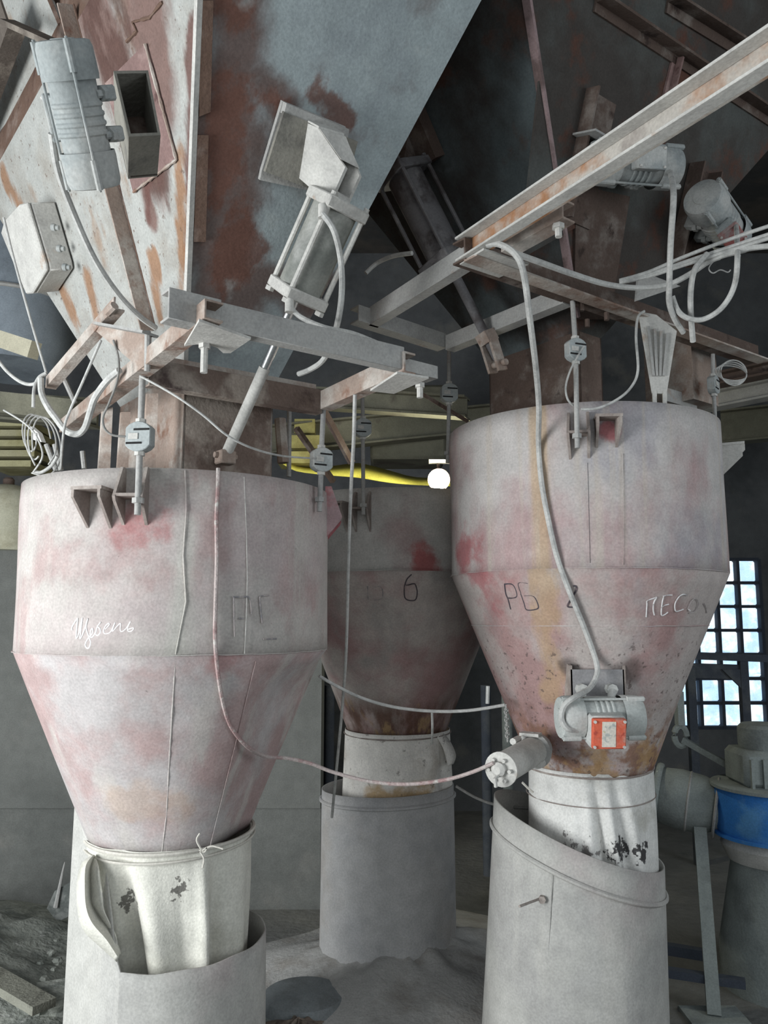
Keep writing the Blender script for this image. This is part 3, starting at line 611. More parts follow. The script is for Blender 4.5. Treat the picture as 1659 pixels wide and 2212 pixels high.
# ---- right bin (dark)
K0R = at(1250, 715, 2.62); zbR = K0R.z
sC, sB = solve_corner(K0R, 1140, 0, 2.10)
BR = make_bin(K0R, .36, .40, sC, sB, .5, .5, zbR, 3.9)
d1, d2 = BR.onC(1320, 700), BR.onC(1640, 340); d = d2 - d1
sB2 = max(.1, d.dot(bdir) / d.z); wbR = (d1 - K0R).dot(bdir) - sB2 * (d1.z - zbR)
BR = make_bin(K0R, max(.12, wbR), .42, sC, sB, .45, sB2, zbR, 3.9)
BINR = thing('storage_bin', sum(BR.bot, V((0, 0, 0))) / 4, 'dark rusty storage bin in shadow above the right hopper', 'bin')
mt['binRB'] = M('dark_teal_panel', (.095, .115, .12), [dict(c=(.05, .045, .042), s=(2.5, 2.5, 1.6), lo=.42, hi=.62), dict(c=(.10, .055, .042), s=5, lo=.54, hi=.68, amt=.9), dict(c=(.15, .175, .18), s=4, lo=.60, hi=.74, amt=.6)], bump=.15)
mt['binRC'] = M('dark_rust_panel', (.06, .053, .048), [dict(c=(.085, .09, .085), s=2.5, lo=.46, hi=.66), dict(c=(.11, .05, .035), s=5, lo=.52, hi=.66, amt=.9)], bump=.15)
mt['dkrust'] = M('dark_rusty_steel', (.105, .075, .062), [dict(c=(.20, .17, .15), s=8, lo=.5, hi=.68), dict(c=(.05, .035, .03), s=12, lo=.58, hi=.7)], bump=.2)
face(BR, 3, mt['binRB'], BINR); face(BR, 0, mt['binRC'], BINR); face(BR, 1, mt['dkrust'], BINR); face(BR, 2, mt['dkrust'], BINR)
ed = (BR.top[0] - BR.bot[0]).normalized()
MB().bar(BR.bot[0] + ed * .05 + BR.nB * .006 + BR.nC * .002, BR.top[0] + BR.nB * .006 + BR.nC * .002, .010, .030, BR.nC).build('corner_strip', M('mauve_corner_strip', (.30, .22, .22), [dict(c=(.14, .10, .095), s=9, lo=.45, hi=.62)]), BINR)
zcR = zr2 - .05
for i in range(4):
    j = (i + 1) % 4; a, c = BR.bot[i], BR.bot[j]; n = UP.cross(c - a).normalized()
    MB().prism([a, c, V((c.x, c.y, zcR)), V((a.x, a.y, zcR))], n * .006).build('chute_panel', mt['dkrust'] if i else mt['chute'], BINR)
# ribs along face C and the raised plates
def ribC(x0, y0, x1, y1, h, w_, name, m):
    a, c = BR.onC(x0, y0, 0), BR.onC(x1, y1, 0); dd = (c - a).normalized(); sx = dd.cross(BR.nC).normalized()
    MB().angle(a, c, BR.nC, sx, h, w_, .008).build(name, m, BINR)
ribC(1285, 0, 1720, 290, .06, .035, 'rib', mt['dkrust']); ribC(1440, 0, 1720, 175, .06, .04, 'rib', mt['dkrust'])
MB().prism([BR.onC(x, y, 0) for x, y in ((1165, 142), (1398, 228), (1350, 430), (1120, 560))], BR.nC * .008).build('patch_plate', mt['binRC'], BINR)
ribC(1462, 128, 1420, 300, .03, .03, 'rib', mt['patch'])
MB().prism([BR.onC(x, y, 0) for x, y in ((1240, 400), (1356, 425), (1312, 690), (1235, 690))], BR.nC * .010).build('patch_plate', mt['dkrust'], BINR)
# channel post that carries the vibrators of the right bin
PST = thing('vibrator_mount', BR.onC(1230, 480), 'rusty mounting channel on the dark bin behind the long pale beam', 'mount')
a, c = BR.onC(1262, 192, .008), BR.onC(1205, 470, .008); dd = (c - a).normalized(); sx = BR.nC.cross(dd).normalized()
MB().angle(a, c, BR.nC, sx if sx.dot(bdir) > 0 else -sx, .05, .14, .008).build('mount_channel', mt['dkrust'], PST)
e = BR.onC(1245, 298, .055); MB().box(e + bdir * .03, (.12, .09, .006), bdir, BR.nC).build('mount_plate', mt['dust'], PST)
MT2 = thing('vibrator_mount', BR.onC(1500, 560), 'rusty mounting channel behind the round grey vibrator at the right edge', 'mount')
a, c = BR.onC(1488, 352, .004), BR.onC(1440, 560, .004); dd = (c - a).normalized(); sx = dd.cross(BR.nC).normalized(); sx = sx if sx.dot(bdir) > 0 else -sx
MB().channel(a, c, sx, BR.nC, .12, .06, .008).build('mount_channel', mt['dkrust'], MT2)
# ================================================================ frames under the bins
def beamz(p, q, z): return ath(*p, z), ath(*q, z)
# ---- left frame
FRL = thing('support_frame', ath(600, 790, 2.14), 'pale dusty channel frame around the piston rod above the left hopper', 'frame')
a, c = beamz((362, 684), (874, 799), 2.14)
MB().channel(a + (c - a) * .175, c, UP, adir, .062, .035, .006).build('channel_beam', mt['dust'], FRL, bevel=.0015)
MB().channel(a - adir * .004 - UP * .004, a + (c - a) * .19 - adir * .004 - UP * .004, UP, adir, .070, .045, .006).build('splice_channel', mt['dust'], FRL, bevel=.0015)
a2, c2 = beamz((432, 693), (128, 934), 2.135)
MB().channel(a2 - adir * .02, c2, UP, bdir, .045, .045, .005).build('side_channel', mt['rustbeam'], FRL, bevel=.001)
a3, c3 = beamz((862, 808), (692, 884), 2.13)
MB().channel(c3, a3 - adir * .02, UP, bdir, .058, .04, .006).build('side_channel', mt['rustbeam'], FRL, bevel=.001)
e3 = ath(870, 800, 2.15); MB().channel(e3 + bdir * -.02, e3 + bdir * .125 + adir * .0, UP, adir, .036, .05, .005).build('stub_channel', mt['dust'], FRL, bevel=.001)
a4, c4 = beamz((322, 832), (690, 892), 2.125)
MB().channel(a4, c4 + bdir * .01, UP, adir, .075, .035, .006).build('rear_channel', mt['chute'], FRL, bevel=.001)
MB().channel(a4 + adir * .02 + UP * .075, c4 + adir * .02 + UP * .075, UP, adir, .02, .03, .005).build('rear_flange', mt['rustbeam'], FRL)
pl = [ath(x, y, 2.128) for x, y in ((430, 694), (542, 733), (498, 763), (482, 763), (470, 752), (452, 745), (425, 744), (398, 748))]
MB().prism(pl, (0, 0, .006)).build('gusset_plate', mt['pale'], FRL)
pl = [ath(x, y, 2.124) for x, y in ((800, 845), (858, 807), (926, 818), (851, 851))]
MB().prism(pl, (0, 0, .006)).build('gusset_plate', mt['pale'], FRL)
for (x, y, L) in ((442, 742, .07), (907, 828, .04)):
    t = ath(x, y, 2.13); MB().cyl(t, t - UP * L, .0085, 8).cyl(t + UP * .0, t - UP * .012, .014, 6).build('bolt', mt['pale'], FRL)
# hanging triangular bracket, upright and long angle bar to the left
tri = [at(208, 716, 2.10), at(216, 702, 2.10), at(322, 722, 1.98), at(318, 800, 2.0), at(304, 797, 2.02)]
MB().prism(tri, bdir * .007).build('gusset_plate', mt['rustbeam'], FRL)
MB().cyl(at(319, 715, 1.975), at(318, 802, 1.99), .008, 8).build('stud', mt['dust'], FRL)
MB().bar(at(216, 702, 2.10), at(325, 722, 1.97), .05, .007).build('bracket_flange', mt['dust'], FRL)
mt['barang'] = mt['rustbeam']
ANG = thing('angle_bar', at(170, 750, 2.2), 'slanting rusty angle bar carrying cables left of the pale frame', 'bar')
a, c = at(245, 668, 2.05), at(98, 838, 2.35); MB().angle(a, c, UP, bdir, .035, .03, .005).build('bar', mt['rustbeam'], ANG)
MB().tube([at(232, 676, 2.06), at(248, 660, 2.04)], .012, 8).build('pipe_end', mt['rustbeam'], ANG)
# ---- right frame
ZF = 2.47
FRR = thing('support_frame', ath(1000, 680, ZF), 'frame of dusty channels with one long diagonal beam above the right hopper', 'frame')
a, c = ath(1720, 126, ZF), ath(795, 703, ZF); a = a + (a - c).normalized() * .75
m_ = ath(1003, 573, ZF); ld = (c - a).normalized()
MB().channel(m_, c, UP, bdir, .062, .04, .006).build('end_piece_channel', mt['dust'] , FRR, bevel=.0015)
mt['webrust'] = M('rust_streaked_web', (.44, .41, .37), [dict(c=(.33, .17, .09), s=(5, 5, 5), lo=.45, hi=.62), dict(c=(.25, .22, .20), s=7, lo=.58, hi=.7, amt=.8)], bump=.15)
MB().prism([a, a + UP * .07, m_ + UP * .07, m_], bdir * .006).build('long_web', mt['webrust'], FRR)
for z_ in (.0, .064):
    MB().prism([a + UP * z_, a - bdir * .036 + UP * z_, m_ - bdir * .036 + UP * z_, m_ + UP * z_], UP * .007).build('long_flange', mt['pale'], FRR, bevel=.0015)
MB().prism([a - bdir * .002 + UP * .006, a - bdir * .014 + UP * .006, m_ - bdir * .014 + UP * .006, m_ - bdir * .002 + UP * .006], UP * .012).build('dust_fillet', mt['pale'], FRR)
a, c = ath(775, 692, ZF), ath(965, 752, ZF)
MB().channel(a, c, UP, adir, .055, .05, .006).build('end_channel', mt['dust'], FRR, bevel=.001)
a, c = ath(962, 756, ZF - .01), ath(1215, 655, ZF - .01)
MB().channel(a, c, UP, bdir, .055, .045, .006).build('inner_channel', mt['dust'], FRR, bevel=.001)
a, c = ath(1005, 560, ZF - .005), ath(1640, 782, ZF - .005)
MB().channel(a, c, UP, adir, .065, .05, .006).build('cross_channel', mt['dkrust'], FRR, bevel=.001)
MB().box((a + c) / 2 + UP * -.003 - adir * .02, ((c - a).length, .05, .006), (c - a).normalized(), adir).build('lower_flange', mt['rustbeam'], FRR)
pl = [ath(x, y, ZF - .008) for x, y in ((993, 572), (1045, 540), (1142, 572), (1078, 600))]
MB().prism(pl, (0, 0, .006)).build('gusset_plate', mt['pale'], FRR)
a, c = at(1082, 545, 2.05), at(1215, 470, 1.95)
MB().channel(a, c, UP, bdir, .055, .05, .006).build('stub_channel', mt['rustbeam'], FRR, bevel=.001)
t = at(1206, 488, 1.96); MB().cyl(t, t - UP * .03, .009, 8).cyl(t + UP * .004, t - UP * .008, .016, 6).build('bolt', mt['pale'], FRR)
pl = [at(x, y, 2.42) for x, y in ((1380, 590), (1390, 588), (1470, 618), (1375, 650))]
MB().prism(pl, adir * .008).build('gusset_plate', mt['dust'], FRR)
for (x, y) in ((1256, 655), (1268, 690), (1310, 675)):
    t = at(x, y, 2.40); MB().cyl(t, t - UP * .025, .008, 6).build('bolt', mt['dkrust'], FRR)
# tapered pale hanger plate between cables
TP = thing('hanger_plate', at(1430, 850, 2.52), 'pale tapered hanger plate with grooves above the right hopper', 'plate')
MB().prism([at(x, y, 2.50) for x, y in ((1378, 672), (1418, 680), (1462, 715), (1440, 850), (1408, 850))], V((.004, .012, 0))).build('plate', mt['pale'], TP)
for k in range(4):
    MB().bar(at(1400 + k * 14, 705 + k * 5, 2.495), at(1412 + k * 7, 812, 2.495), .005, .008).build('groove_rib', mt['dust'], TP)
for x in (1410, 1432):
    MB().prism([at(x, 845, 2.498), at(x + 9, 845, 2.498), at(x + 9, 888, 2.50), at(x, 888, 2.50)], V((.002, .012, 0))).build('lug', mt['pale'], TP)
# bracket boxes behind hoppers right side
BOX = thing('chute_box', at(1460, 800, 2.95), 'dusty brown box behind the tapered hanger plate', 'box')
MB().box(at(1470, 810, 3.02), (.17, .2, .26), bdir, adir).build('box_body', mt['rustbeam'], BOX)
MB().box(at(1470, 862, 2.93), (.2, .012, .05), bdir, adir).build('box_lip', mt['dust'], BOX)
# ================================================================ load cell hangers
def hanger(p_top, p_cell, p_bot, label, cs=1.0, ang=0., plate=True):
    root = thing('load_cell_hanger', p_bot, label, 'load cell', None)
    X = V((math.cos(ang), math.sin(ang), 0)); Y = V((-math.sin(ang), math.cos(ang), 0)); s = cs
    MB().cyl(p_cell + UP * .03 * s, p_top, .0085 * s, 10).build('upper_rod', mt['dust'], root)
    MB().cyl(p_bot, p_cell - UP * .03 * s, .0085 * s, 10).build('lower_rod', mt['dust'], root)
    prof = []
    for k in range(20):
        a = 2 * math.pi * k / 20; x = .037 * math.cos(a); z = .040 * math.sin(a)
        x = max(-.034, min(.034, x * 1.15)); prof.append(p_cell + (X * x + UP * z) * s - Y * .017 * s)
    body = MB().prism(prof, Y * .034 * s).build('cell_body', mt['cell'], root, bevel=.002)
    for (dx, z) in ((.010, .018), (-.010, -.018)):
        MB().box(p_cell + (X * dx + UP * z) * s - Y * .0175 * s, (.042 * s, .003, .005 * s), X, Y).build('slot', mt['slot'], body)
    MB().box(p_cell - X * .012 * s - Y * .0185 * s, (.026 * s, .002, .016 * s), X, Y).build('name_plate', mt['pale'], body)
    for z in (.043, -.043):
        MB().cyl(p_cell + UP * (z - .006) * s, p_cell + UP * (z + .006) * s, .014 * s, 6).build('nut', mt['pale'], root)
    if plate:
        MB().cyl(p_bot + UP * .030, p_bot + UP * .044, .016 * s, 6).build('nut', mt['dust'], root)
    return root
dh = 2.085
hanger(at(308, 800, dh), at(303, 945, dh), at(297, 1112, dh), 'grey load cell with stickered front on rod at the left hopper front', 1.0, -.12)
hanger(at(699, 880, 2.45), at(694, 994, 2.45), at(690, 1105, 2.45), 'grey load cell on rod at the red bracket between hoppers', .95, .5)
hanger(at(1236, 640, 2.385), at(1243, 757, 2.385), at(1247, 968, 2.385), 'dust covered load cell on the long rod at the right hopper front', .9, .35)
hanger(at(1540, 765, 2.86), at(1541, 832, 2.86), at(1549, 1000, 2.86), 'small load cell on rod at the far right behind the right hopper', .85, .9)
hanger(at(970, 745, 3.05), at(970, 850, 3.05), at(967, 1000, 3.05), 'dim load cell on rod left of the right hopper rim', .95, .2)
hanger(at(783, 860, 3.14), at(784, 925, 3.14), at(785, 1112, 3.14), 'dim bluish load cell on rod above the shaded middle hopper', .95, .2)
# ================================================================ pneumatic cylinders
def pneu(root, T, Bm, p_cap0, p_cap1, cs, rb, side, rod_mid, m_body, m_bar):
    """T upper pivot, Bm rod clevis, caps at two points on the axis"""
    ax = (Bm - T).normalized(); X = (side - ax * side.dot(ax)).normalized(); Y = ax.cross(X)
    for p in (p_cap0, p_cap1): MB().box(p, (cs, cs, .032), X, Y, ax).build('end_cap', m_body, root, bevel=.004)
    MB().lathe([(rb, 0), (rb, (p_cap1 - p_cap0).length)], p_cap0, ax, 28).build('barrel', m_bar, root)
    for i in (-1, 1):
        for j in (-1, 1):
            o_ = (X * i + Y * j) * cs * .42
            t_ = MB().cyl(p_cap0 + o_ - ax * .025, p_cap1 + o_ + ax * .025, .0075, 8).build('tie_rod', m_body, root)
            MB().cyl(p_cap1 + o_ + ax * .016, p_cap1 + o_ + ax * .028, .013, 6).build('nut', m_body, t_)
    MB().cyl(p_cap1, rod_mid, .0125, 12).build('bright_rod', mt['chrome'], root)
    MB().cyl(rod_mid, Bm, .0165, 14).build('piston_rod', m_body, root)
    return ax, X, Y
mt['barrel'] = M('greenish_barrel', (.27, .275, .25), [dict(c=(.17, .18, .165), s=5, lo=.45, hi=.65), dict(c=(.42, .42, .40), s=4, lo=.55, hi=.7, amt=.7)], rough=.6)
CYL = None
Tp = BL.onC(690, 395, .135); Bp = onplane(487, 985, K0L - adir * .045, adir)
cp0, cp1 = seg_y(Tp, Bp, 442), seg_y(Tp, Bp, 634)
CYL = thing('pneumatic_cylinder', Bp, 'large pale pneumatic cylinder with hose hung on the blue-grey bin front', 'cylinder')
ax, X, Y = pneu(CYL, Tp, Bp, cp0, cp1, .130, .061, bdir, seg_y(Tp, Bp, 795), mt['pale'], mt['barrel'])
mt['plateg'] = M('olive_grey_plate', (.245, .235, .205), [dict(c=(.13, .125, .115), s=7, lo=.5, hi=.66), dict(c=(.40, .39, .36), s=6, lo=.55, hi=.7, amt=.7)], bump=.2)
# mounting plates on the bin and clevis
pA = [BL.onC(x, y, .004) for x, y in ((605, 215), (740, 270), (745, 300), (720, 420), (556, 385), (560, 365))]
MB().prism(pA, BL.nC * .014).build('backing_plate', mt['dust'], CYL)
pB = [BL.onC(x, y, .030) for x, y in ((600, 234), (758, 298), (726, 425), (560, 362))]
MB().prism(pB, BL.nC * .012).build('mounting_plate', mt['plateg'], CYL)
for k, (xa, xb) in enumerate(((650, 0), (704, 0))):
    p1, p2, p3, p4 = BL.onC(xa + 2, 256 + k * 14, .04), BL.onC(xa + 12, 318 + k * 14, .10), None, None
    q = [BL.onC(xa, 258 + k * 16, .04), BL.onC(xa + 8, 260 + k * 16, .085), Tp + (X * (.024 if k else -.024)) + ax * -.07, Tp + X * (.024 if k else -.024) + ax * .03, BL.onC(xa - 18, 375 + k * 16, .04)]
    MB().prism(q, X * .008).build('clevis_cheek', mt['pale'], CYL)
eL0, eR0 = BL.onC(658, 260, .088), BL.onC(712, 276, .088); eL1, eR1 = Tp - X * .024 - ax * .072, Tp + X * .032 - ax * .072
MB().prism([eL0, eR0, eR0.lerp(eR1, .8), eL0.lerp(eL1, .8)], BL.nC * .007).build('clevis_cover', mt['pale'], CYL)
MB().prism([BL.onC(650, 256, .04), BL.onC(709, 272, .04), eR0, eL0], UP * .006).build('clevis_top', mt['pale'], CYL)
MB().prism([BL.onC(606, 216, .018), BL.onC(740, 272, .018), BL.onC(737, 296, .018), BL.onC(600, 240, .018)], BL.nC * .022).build('top_strip', mt['dust'], CYL)
MB().lathe([(.024, -.02), (.024, .02)], Tp + ax * .015, X, 16).build('clevis_eye', mt['pale'], CYL)
MB().bar(Tp + ax * .01, cp0, .032, .03, X).build('eye_block', mt['pale'], CYL)
MB().cyl(Tp - X * .04 + ax * .015, Tp + X * .04 + ax * .015, .010, 10).build('pivot_pin', mt['dust'], CYL)
for (x, y, c_) in ((697, 458, cp0), (625, 662, cp1)):
    f0 = at(x, y - 3, (c_ - BL.nC * 0).y - .065); MB().cyl(f0 + UP * .015, f0 - UP * .02, .012, 10).build('hose_fitting', mt['pale'], CYL)
MB().box(Bp - ax * .0 + UP * -.005, (.05, .045, .04), bdir, adir, UP).build('rod_clevis', mt['rustbeam'], CYL, bevel=.004)
MB().cyl(Bp - bdir * .035, Bp + bdir * .035, .009, 8).build('clevis_pin', mt['rustbeam'], CYL)
# dark cylinder of the right bin
Tq = BR.onB(905, 330, .12); Bq = at(1075, 775, K0R.y + .02)
cq0, cq1 = seg_y(Tq, Bq, 375), seg_y(Tq, Bq, 560)
CY2 = thing('pneumatic_cylinder', Bq, 'dark rusty pneumatic cylinder in shadow behind the long pale beam', 'cylinder')
mt['dkcyl'] = M('dark_dusty_cylinder', (.17, .165, .17), [dict(c=(.08, .07, .07), s=8, lo=.5, hi=.66), dict(c=(.28, .27, .27), s=9, lo=.56, hi=.7, amt=.8)], rough=.7)
ax2, X2, Y2 = pneu(CY2, Tq, Bq, cq0, cq1, .15, .062, adir, cq1 + (Bq - cq1) * .1, mt['dkcyl'], mt['dkcyl'])
MB().box(BR.onB(895, 300, .03), (.2, .2, .05), adir, adir.cross(BR.nB), BR.nB).build('mounting_plate', mt['dkrust'], CY2)
MB().bar(BR.onB(895, 300, .03), cq0, .05, .06).build('eye_block', mt['dkrust'], CY2)
for q_ in (-1, 1): MB().bar(Bq + adir * .022 * q_ + (Tq - Bq).normalized() * .07, Bq + adir * .022 * q_ - UP * .045, .04, .010, adir).build('clevis_cheek', mt['rustbeam'], CY2)
MB().cyl(Bq - adir * .04 - UP * .02, Bq + adir * .04 - UP * .02, .011, 10).build('clevis_pin', mt['rustbeam'], CY2)
MB().bar(Bq + (Tq - Bq).normalized() * .06, Bq + (Tq - Bq).normalized() * .10, .05, .05, adir).build('rod_end', mt['rustbeam'], CY2)
# ================================================================ vibrator motors
def vib(c, ax, mo, tb, L, r, label, m=None, box_m=None, feet=True, rods=(-1, 1)):
    m = m or mt['motor']; ax = ax.normalized(); mo = (mo - ax * mo.dot(ax)).normalized(); sd = ax.cross(mo); tb = (tb - ax * tb.dot(ax)).normalized()
    root = thing('vibrator_motor', c - ax * L / 2, label, 'vibrator'); h = L / 2
    prof = [(r * .86, -h * .52)]
    for k in range(4):
        t = -h * .2 + k * h * .13; prof += [(r * .86, t), (r * .92, t + .003), (r * .92, t + h * .06), (r * .86, t + h * .06 + .003)]
    prof += [(r * .86, h * .52)]
    MB().lathe(prof, c, ax, 32).build('body', m, root, ang=30)
    for s in (-1, 1):
        cap = MB().lathe([(r, s * h * .48), (r * 1.02, s * h * .55), (r * 1.0, s * h * .9), (r * .93, s * h * .985), (r * .80, s * h), (r * .001, s * h * 1.005)], c, ax, 36, caps=False).build('end_cap', m, root, ang=30)
        MB().lathe([(r * .45, s * h * .99), (r * .42, s * h * 1.02), (r * .10, s * h * 1.025)], c, ax, 20).build('cap_boss', m, cap)
    for q in rods:
        o_ = (-mo * .55 + sd * q * .86).normalized() * r * 1.04
        t_ = MB().cyl(c + o_ - ax * h * 1.03, c + o_ + ax * h * 1.03, r * .055, 8).build('tie_rod', m, root)
        for s in (-1, 1):
            MB().cyl(c + o_ + ax * s * h * .58, c + o_ + ax * s * h * 1.0, r * .13, 8).build('rod_sleeve', m, t_)
    if feet:
        for s in (-1, 1):
            f_ = MB().box(c + mo * r * 1.0 + ax * s * h * .28, (r * 1.7, r * .55, h * .22), sd, mo, ax).build('foot', m, root, bevel=.004)
            for q in (-1, 1):
                p = c + mo * r * .7 + ax * s * h * .28 + sd * q * r * .72
                MB().cyl(p - mo * r * .35, p + mo * r * .4, r * .15, 8).cyl(p - mo * r * .1, p + mo * r * .12, r * .26, 6).build('bolt', m, f_)
    bx = MB().box(c + tb * r * 1.08, (h * .62, r * .95, r * .5), ax, ax.cross(tb), tb).build('terminal_box', m, root, bevel=.004)
    lid = MB().box(c + tb * r * 1.42, (h * .68, r * 1.05, r * .2), ax, ax.cross(tb), tb).build('box_lid', box_m or m, root, bevel=.003)
    for i in (-1, 1):
        for j in (-1, 1):
            p = c + tb * r * 1.53 + ax * i * h * .28 + ax.cross(tb) * j * r * .42
            MB().cyl(p, p + tb * .004, .004, 6).build('screw', mt['pale'], lid)
    return root, lid
# upper left, clear of the white side of the bin
cV = at(172, 252, 1.36)
axV = (at(205, 375, 1.41) - at(150, 130, 1.30)); Dn = cV.y
VB1, _ = vib(cV, axV, (at(290, 240, 1.45) - cV), at(95, 240, 1.42) - cV, (at(211, 380, Dn) - at(139, 125, Dn)).length * 1.0, .0485, 'grey ribbed vibrator motor on the white bin side, upper left')
VM = thing('vibrator_mount', at(290, 300, 1.5), 'open rusty square box bracket beside the upper left vibrator', 'mount')
mo = BL.nB
def boxtube(front, depth, m):
    n_ = len(front); cen = sum(front, V((0, 0, 0))) / n_
    for i in range(n_):
        a, c = front[i], front[(i + 1) % n_]; nn = (cen - (a + c) / 2).normalized() * .006
        MB().prism([a, c, c + depth, a + depth], nn).build('box_side', m, VM)
fr = [at(245, 153, 1.46), at(320, 152, 1.50), at(347, 292, 1.51), at(278, 295, 1.46)]
bk = BL.onB(300, 230) - at(297, 225, 1.49)
dpt = V((bk.x, bk.y, 0)).normalized() * .16; boxtube(fr, dpt, mt['plateg'])
MB().prism([p + dpt * .93 for p in fr], dpt * .04).build('box_back', mt['dkrust'], VM)
# right bin vibrators
c2 = at(1368, 358, BR.onC(1368, 358).y - .16)
v2, _ = vib(c2, (at(1465, 360, c2.y + .05) - at(1280, 345, c2.y - .04)), BR.nC * -1, V((.25, -.9, -.25)), .30, .066, 'grey vibrator motor half hidden behind the long pale beam')
c3 = at(1552, 474, BR.onC(1520, 480).y - .16)
v3, _ = vib(c3, bdir * 1.0 + V((0, 0, -.20)) + V((.0, .25, 0)), BR.nC * -1, V((.1, -.6, -.8)), .30, .068, 'round faced blue-grey vibrator motor at the right edge', box_m=M('faded_red_lid', (.30, .10, .09), [dict(c=(.32, .25, .24), s=14, lo=.45, hi=.6)]))
# vibrator on the cone of the right hopper
mt['orange'] = M('orange_red_lid', (.62, .13, .075), [dict(c=(.50, .25, .20), s=22, lo=.5, hi=.68), dict(c=(.36, .06, .05), s=40, lo=.58, hi=.68, amt=.7)])
yw = surf(HR, 1290, 1452).y - .012; c4 = at(1295, 1549, yw - .07)
v4, lid4 = vib(c4, V((1, .10, 0)), V((0, 1, .0)), V((.02, -1, -.28)), (at(1386, 1550, c4.y) - at(1207, 1550, c4.y)).length, .064, 'pale grey vibrator motor with orange terminal lid on the right hopper cone', m=mt['motorP'], box_m=None, rods=(-1, 1), feet=False)
for o_ in [o_ for o_ in v4.children if o_.name.startswith(('terminal_box', 'box_lid'))]:
    for s_ in list(o_.children): bpy.data.objects.remove(s_)
    bpy.data.objects.remove(o_)
tb = V((.02, -1, -.18)).normalized(); Xb = V((1, .02, 0)).normalized(); Zb = Xb.cross(tb).normalized()
bc = at(1311, 1580, c4.y - .075)
MB().box(bc + tb * -.02, (.105, .06, .095), Xb, tb, Zb).build('terminal_box', mt['motorP'], v4, bevel=.006)
lid = MB().box(bc + tb * .018, (.098, .018, .088), Xb, tb, Zb).build('box_lid', mt['orange'], v4, bevel=.003); lid['label'] = 'orange terminal lid with a worn white sticker'
MB().box(bc + tb * .0275 - Xb * .002 + Zb * .0, (.040, .0015, .074), Xb, tb, Zb).build('sticker', M('worn_sticker', (.66, .62, .55), [dict(c=(.40, .42, .40), s=45, lo=.5, hi=.62), dict(c=(.55, .50, .15), s=30, lo=.62, hi=.68, amt=.8)]), lid)
for i in (-1, 1):
    for j in (-1, 1):
        p = bc + tb * .027 + Xb * i * .043 + Zb * j * .037; MB().cyl(p, p + tb * .005, .0045, 8).build('screw', mt['pale'], lid)
for s in (-1, 1):
    for x in ((1212, 1372) if s > 0 else (1212, 1378)):
        pass
MB().box(c4 + UP * .054, (.10, .05, .012), V((1, .1, 0)), V((0, 1, 0))).build('clamp_bar', mt['motorP'], v4, bevel=.003)
for x in (1258, 1322):
    t = at(x, 1492, yw - .03); MB().cyl(t, at(x - 2, 1520, c4.y - .01), .0125, 10).cyl(t + V((0, -.01, .004)), t + V((0, .03, .004)), .017, 8).build('stud', mt['motorP'], v4)
MC = thing('vibrator_mount', at(1290, 1520, c4.y + .1), 'short grey channel welded to the right hopper cone behind the vibrator', 'mount')
zc0, zc1 = at(1290, 1446, yw).z, at(1290, 1575, yw).z; x0, x1 = at(1232, 1450, yw).x, at(1347, 1450, yw).x
yf = yw
MB().box(((x0 + x1) / 2, yf, (zc0 + zc1) / 2), (x1 - x0, .008, zc0 - zc1)).build('web', M('grey_channel_web', (.27, .265, .27), [dict(c=(.36, .34, .33), s=9, lo=.5, hi=.68)]), MC)
for x in (x0, x1):
    MB().prism([V((x - .004, yf - .004, zc1)), V((x - .004, yf - .004, zc0 + .012)), V((x - .004, yf + .06, zc0 + .02)), V((x - .004, yf + .17, zc1))], (.009, 0, 0)).build('flange', mt['dkgus'], MC)
# small air cannon cylinder
ap, aq = at(1152, 1622, 2.66), at(1086, 1660, 2.46)
AIR = thing('air_cylinder', aq, 'small pale air cylinder sticking out left of the right hopper cone', 'cylinder')
axa = (aq - ap).normalized()
MB().lathe([(.045, 0), (.045, (aq - ap).length)], ap, axa, 28).build('barrel', mt['pale'], AIR)
MB().lathe([(.049, 0), (.051, .006), (.051, .014), (.034, .020)], aq, axa, 28).build('end_cap', mt['pale'], AIR)
MB().lathe([(.020, 0), (.022, .016), (.012, .026)], aq + axa * .018 + UP * .004, axa, 12).build('valve_body', mt['pale'], AIR)
for k in range(6):
    a = k * math.pi / 3; x_, y_ = frame_of(axa); p = aq + axa * .02 + (x_ * math.cos(a) + y_ * math.sin(a)) * .033
    MB().cyl(p, p + axa * .010, .006, 6).build('bolt', mt['pale'], AIR)
MB().tube([aq + axa * .03 - UP * .01, aq + axa * .055 - UP * .018, aq + axa * .05 - UP * .04], .006, 6).build('elbow_fitting', mt['pale'], AIR)
fx, fy = frame_of(axa); MB().lathe([(.058, -.010), (.058, .0)], ap, axa, 24).build('flange_plate', mt['dust'], AIR)
MB().lathe([(.045, -.05), (.045, .0)], ap, axa, 20).build('neck', mt['dust'], AIR)
for (x, y, D) in ((1112, 1600, 2.62), (1165, 1652, 2.62)):
    t = at(x, y, D); MB().cyl(t - axa * -.015, t - axa * .03, .011, 8).build('bolt', mt['pale'], AIR)
MB().box(at(1146, 1586, 2.66), (.065, .03, .010), axa.cross(UP), axa).build('flange_rib', mt['pale'], AIR)
# junction box on the white side of the left bin
jb = thing('junction_box', BL.onB(160, 620, .02), 'white metal junction box with cable glands on the bin side', 'junction box')
q = [BL.onB(x, y, .085) for x, y in ((104, 440), (122, 436), (160, 566), (162, 580), (130, 628), (116, 630), (62, 500), (70, 474))]
MB().prism(q, BL.nB * -.08).build('box_body', mt['pale'], jb, bevel=.004)
MB().prism([p + BL.nB * .002 for p in q], BL.nB * .012).build('box_lid', mt['pale'], jb, bevel=.004)
for (x, y) in ((160, 490), (172, 535), (184, 575)):
    g = BL.onB(x - 12, y, .045); MB().lathe([(.012, 0), (.012, .012), (.008, .014), (.008, .024)], g - V((.01, 0, 0)), V((1, -.1, -.1)), 10).build('cable_gland', mt['motor'], jb)
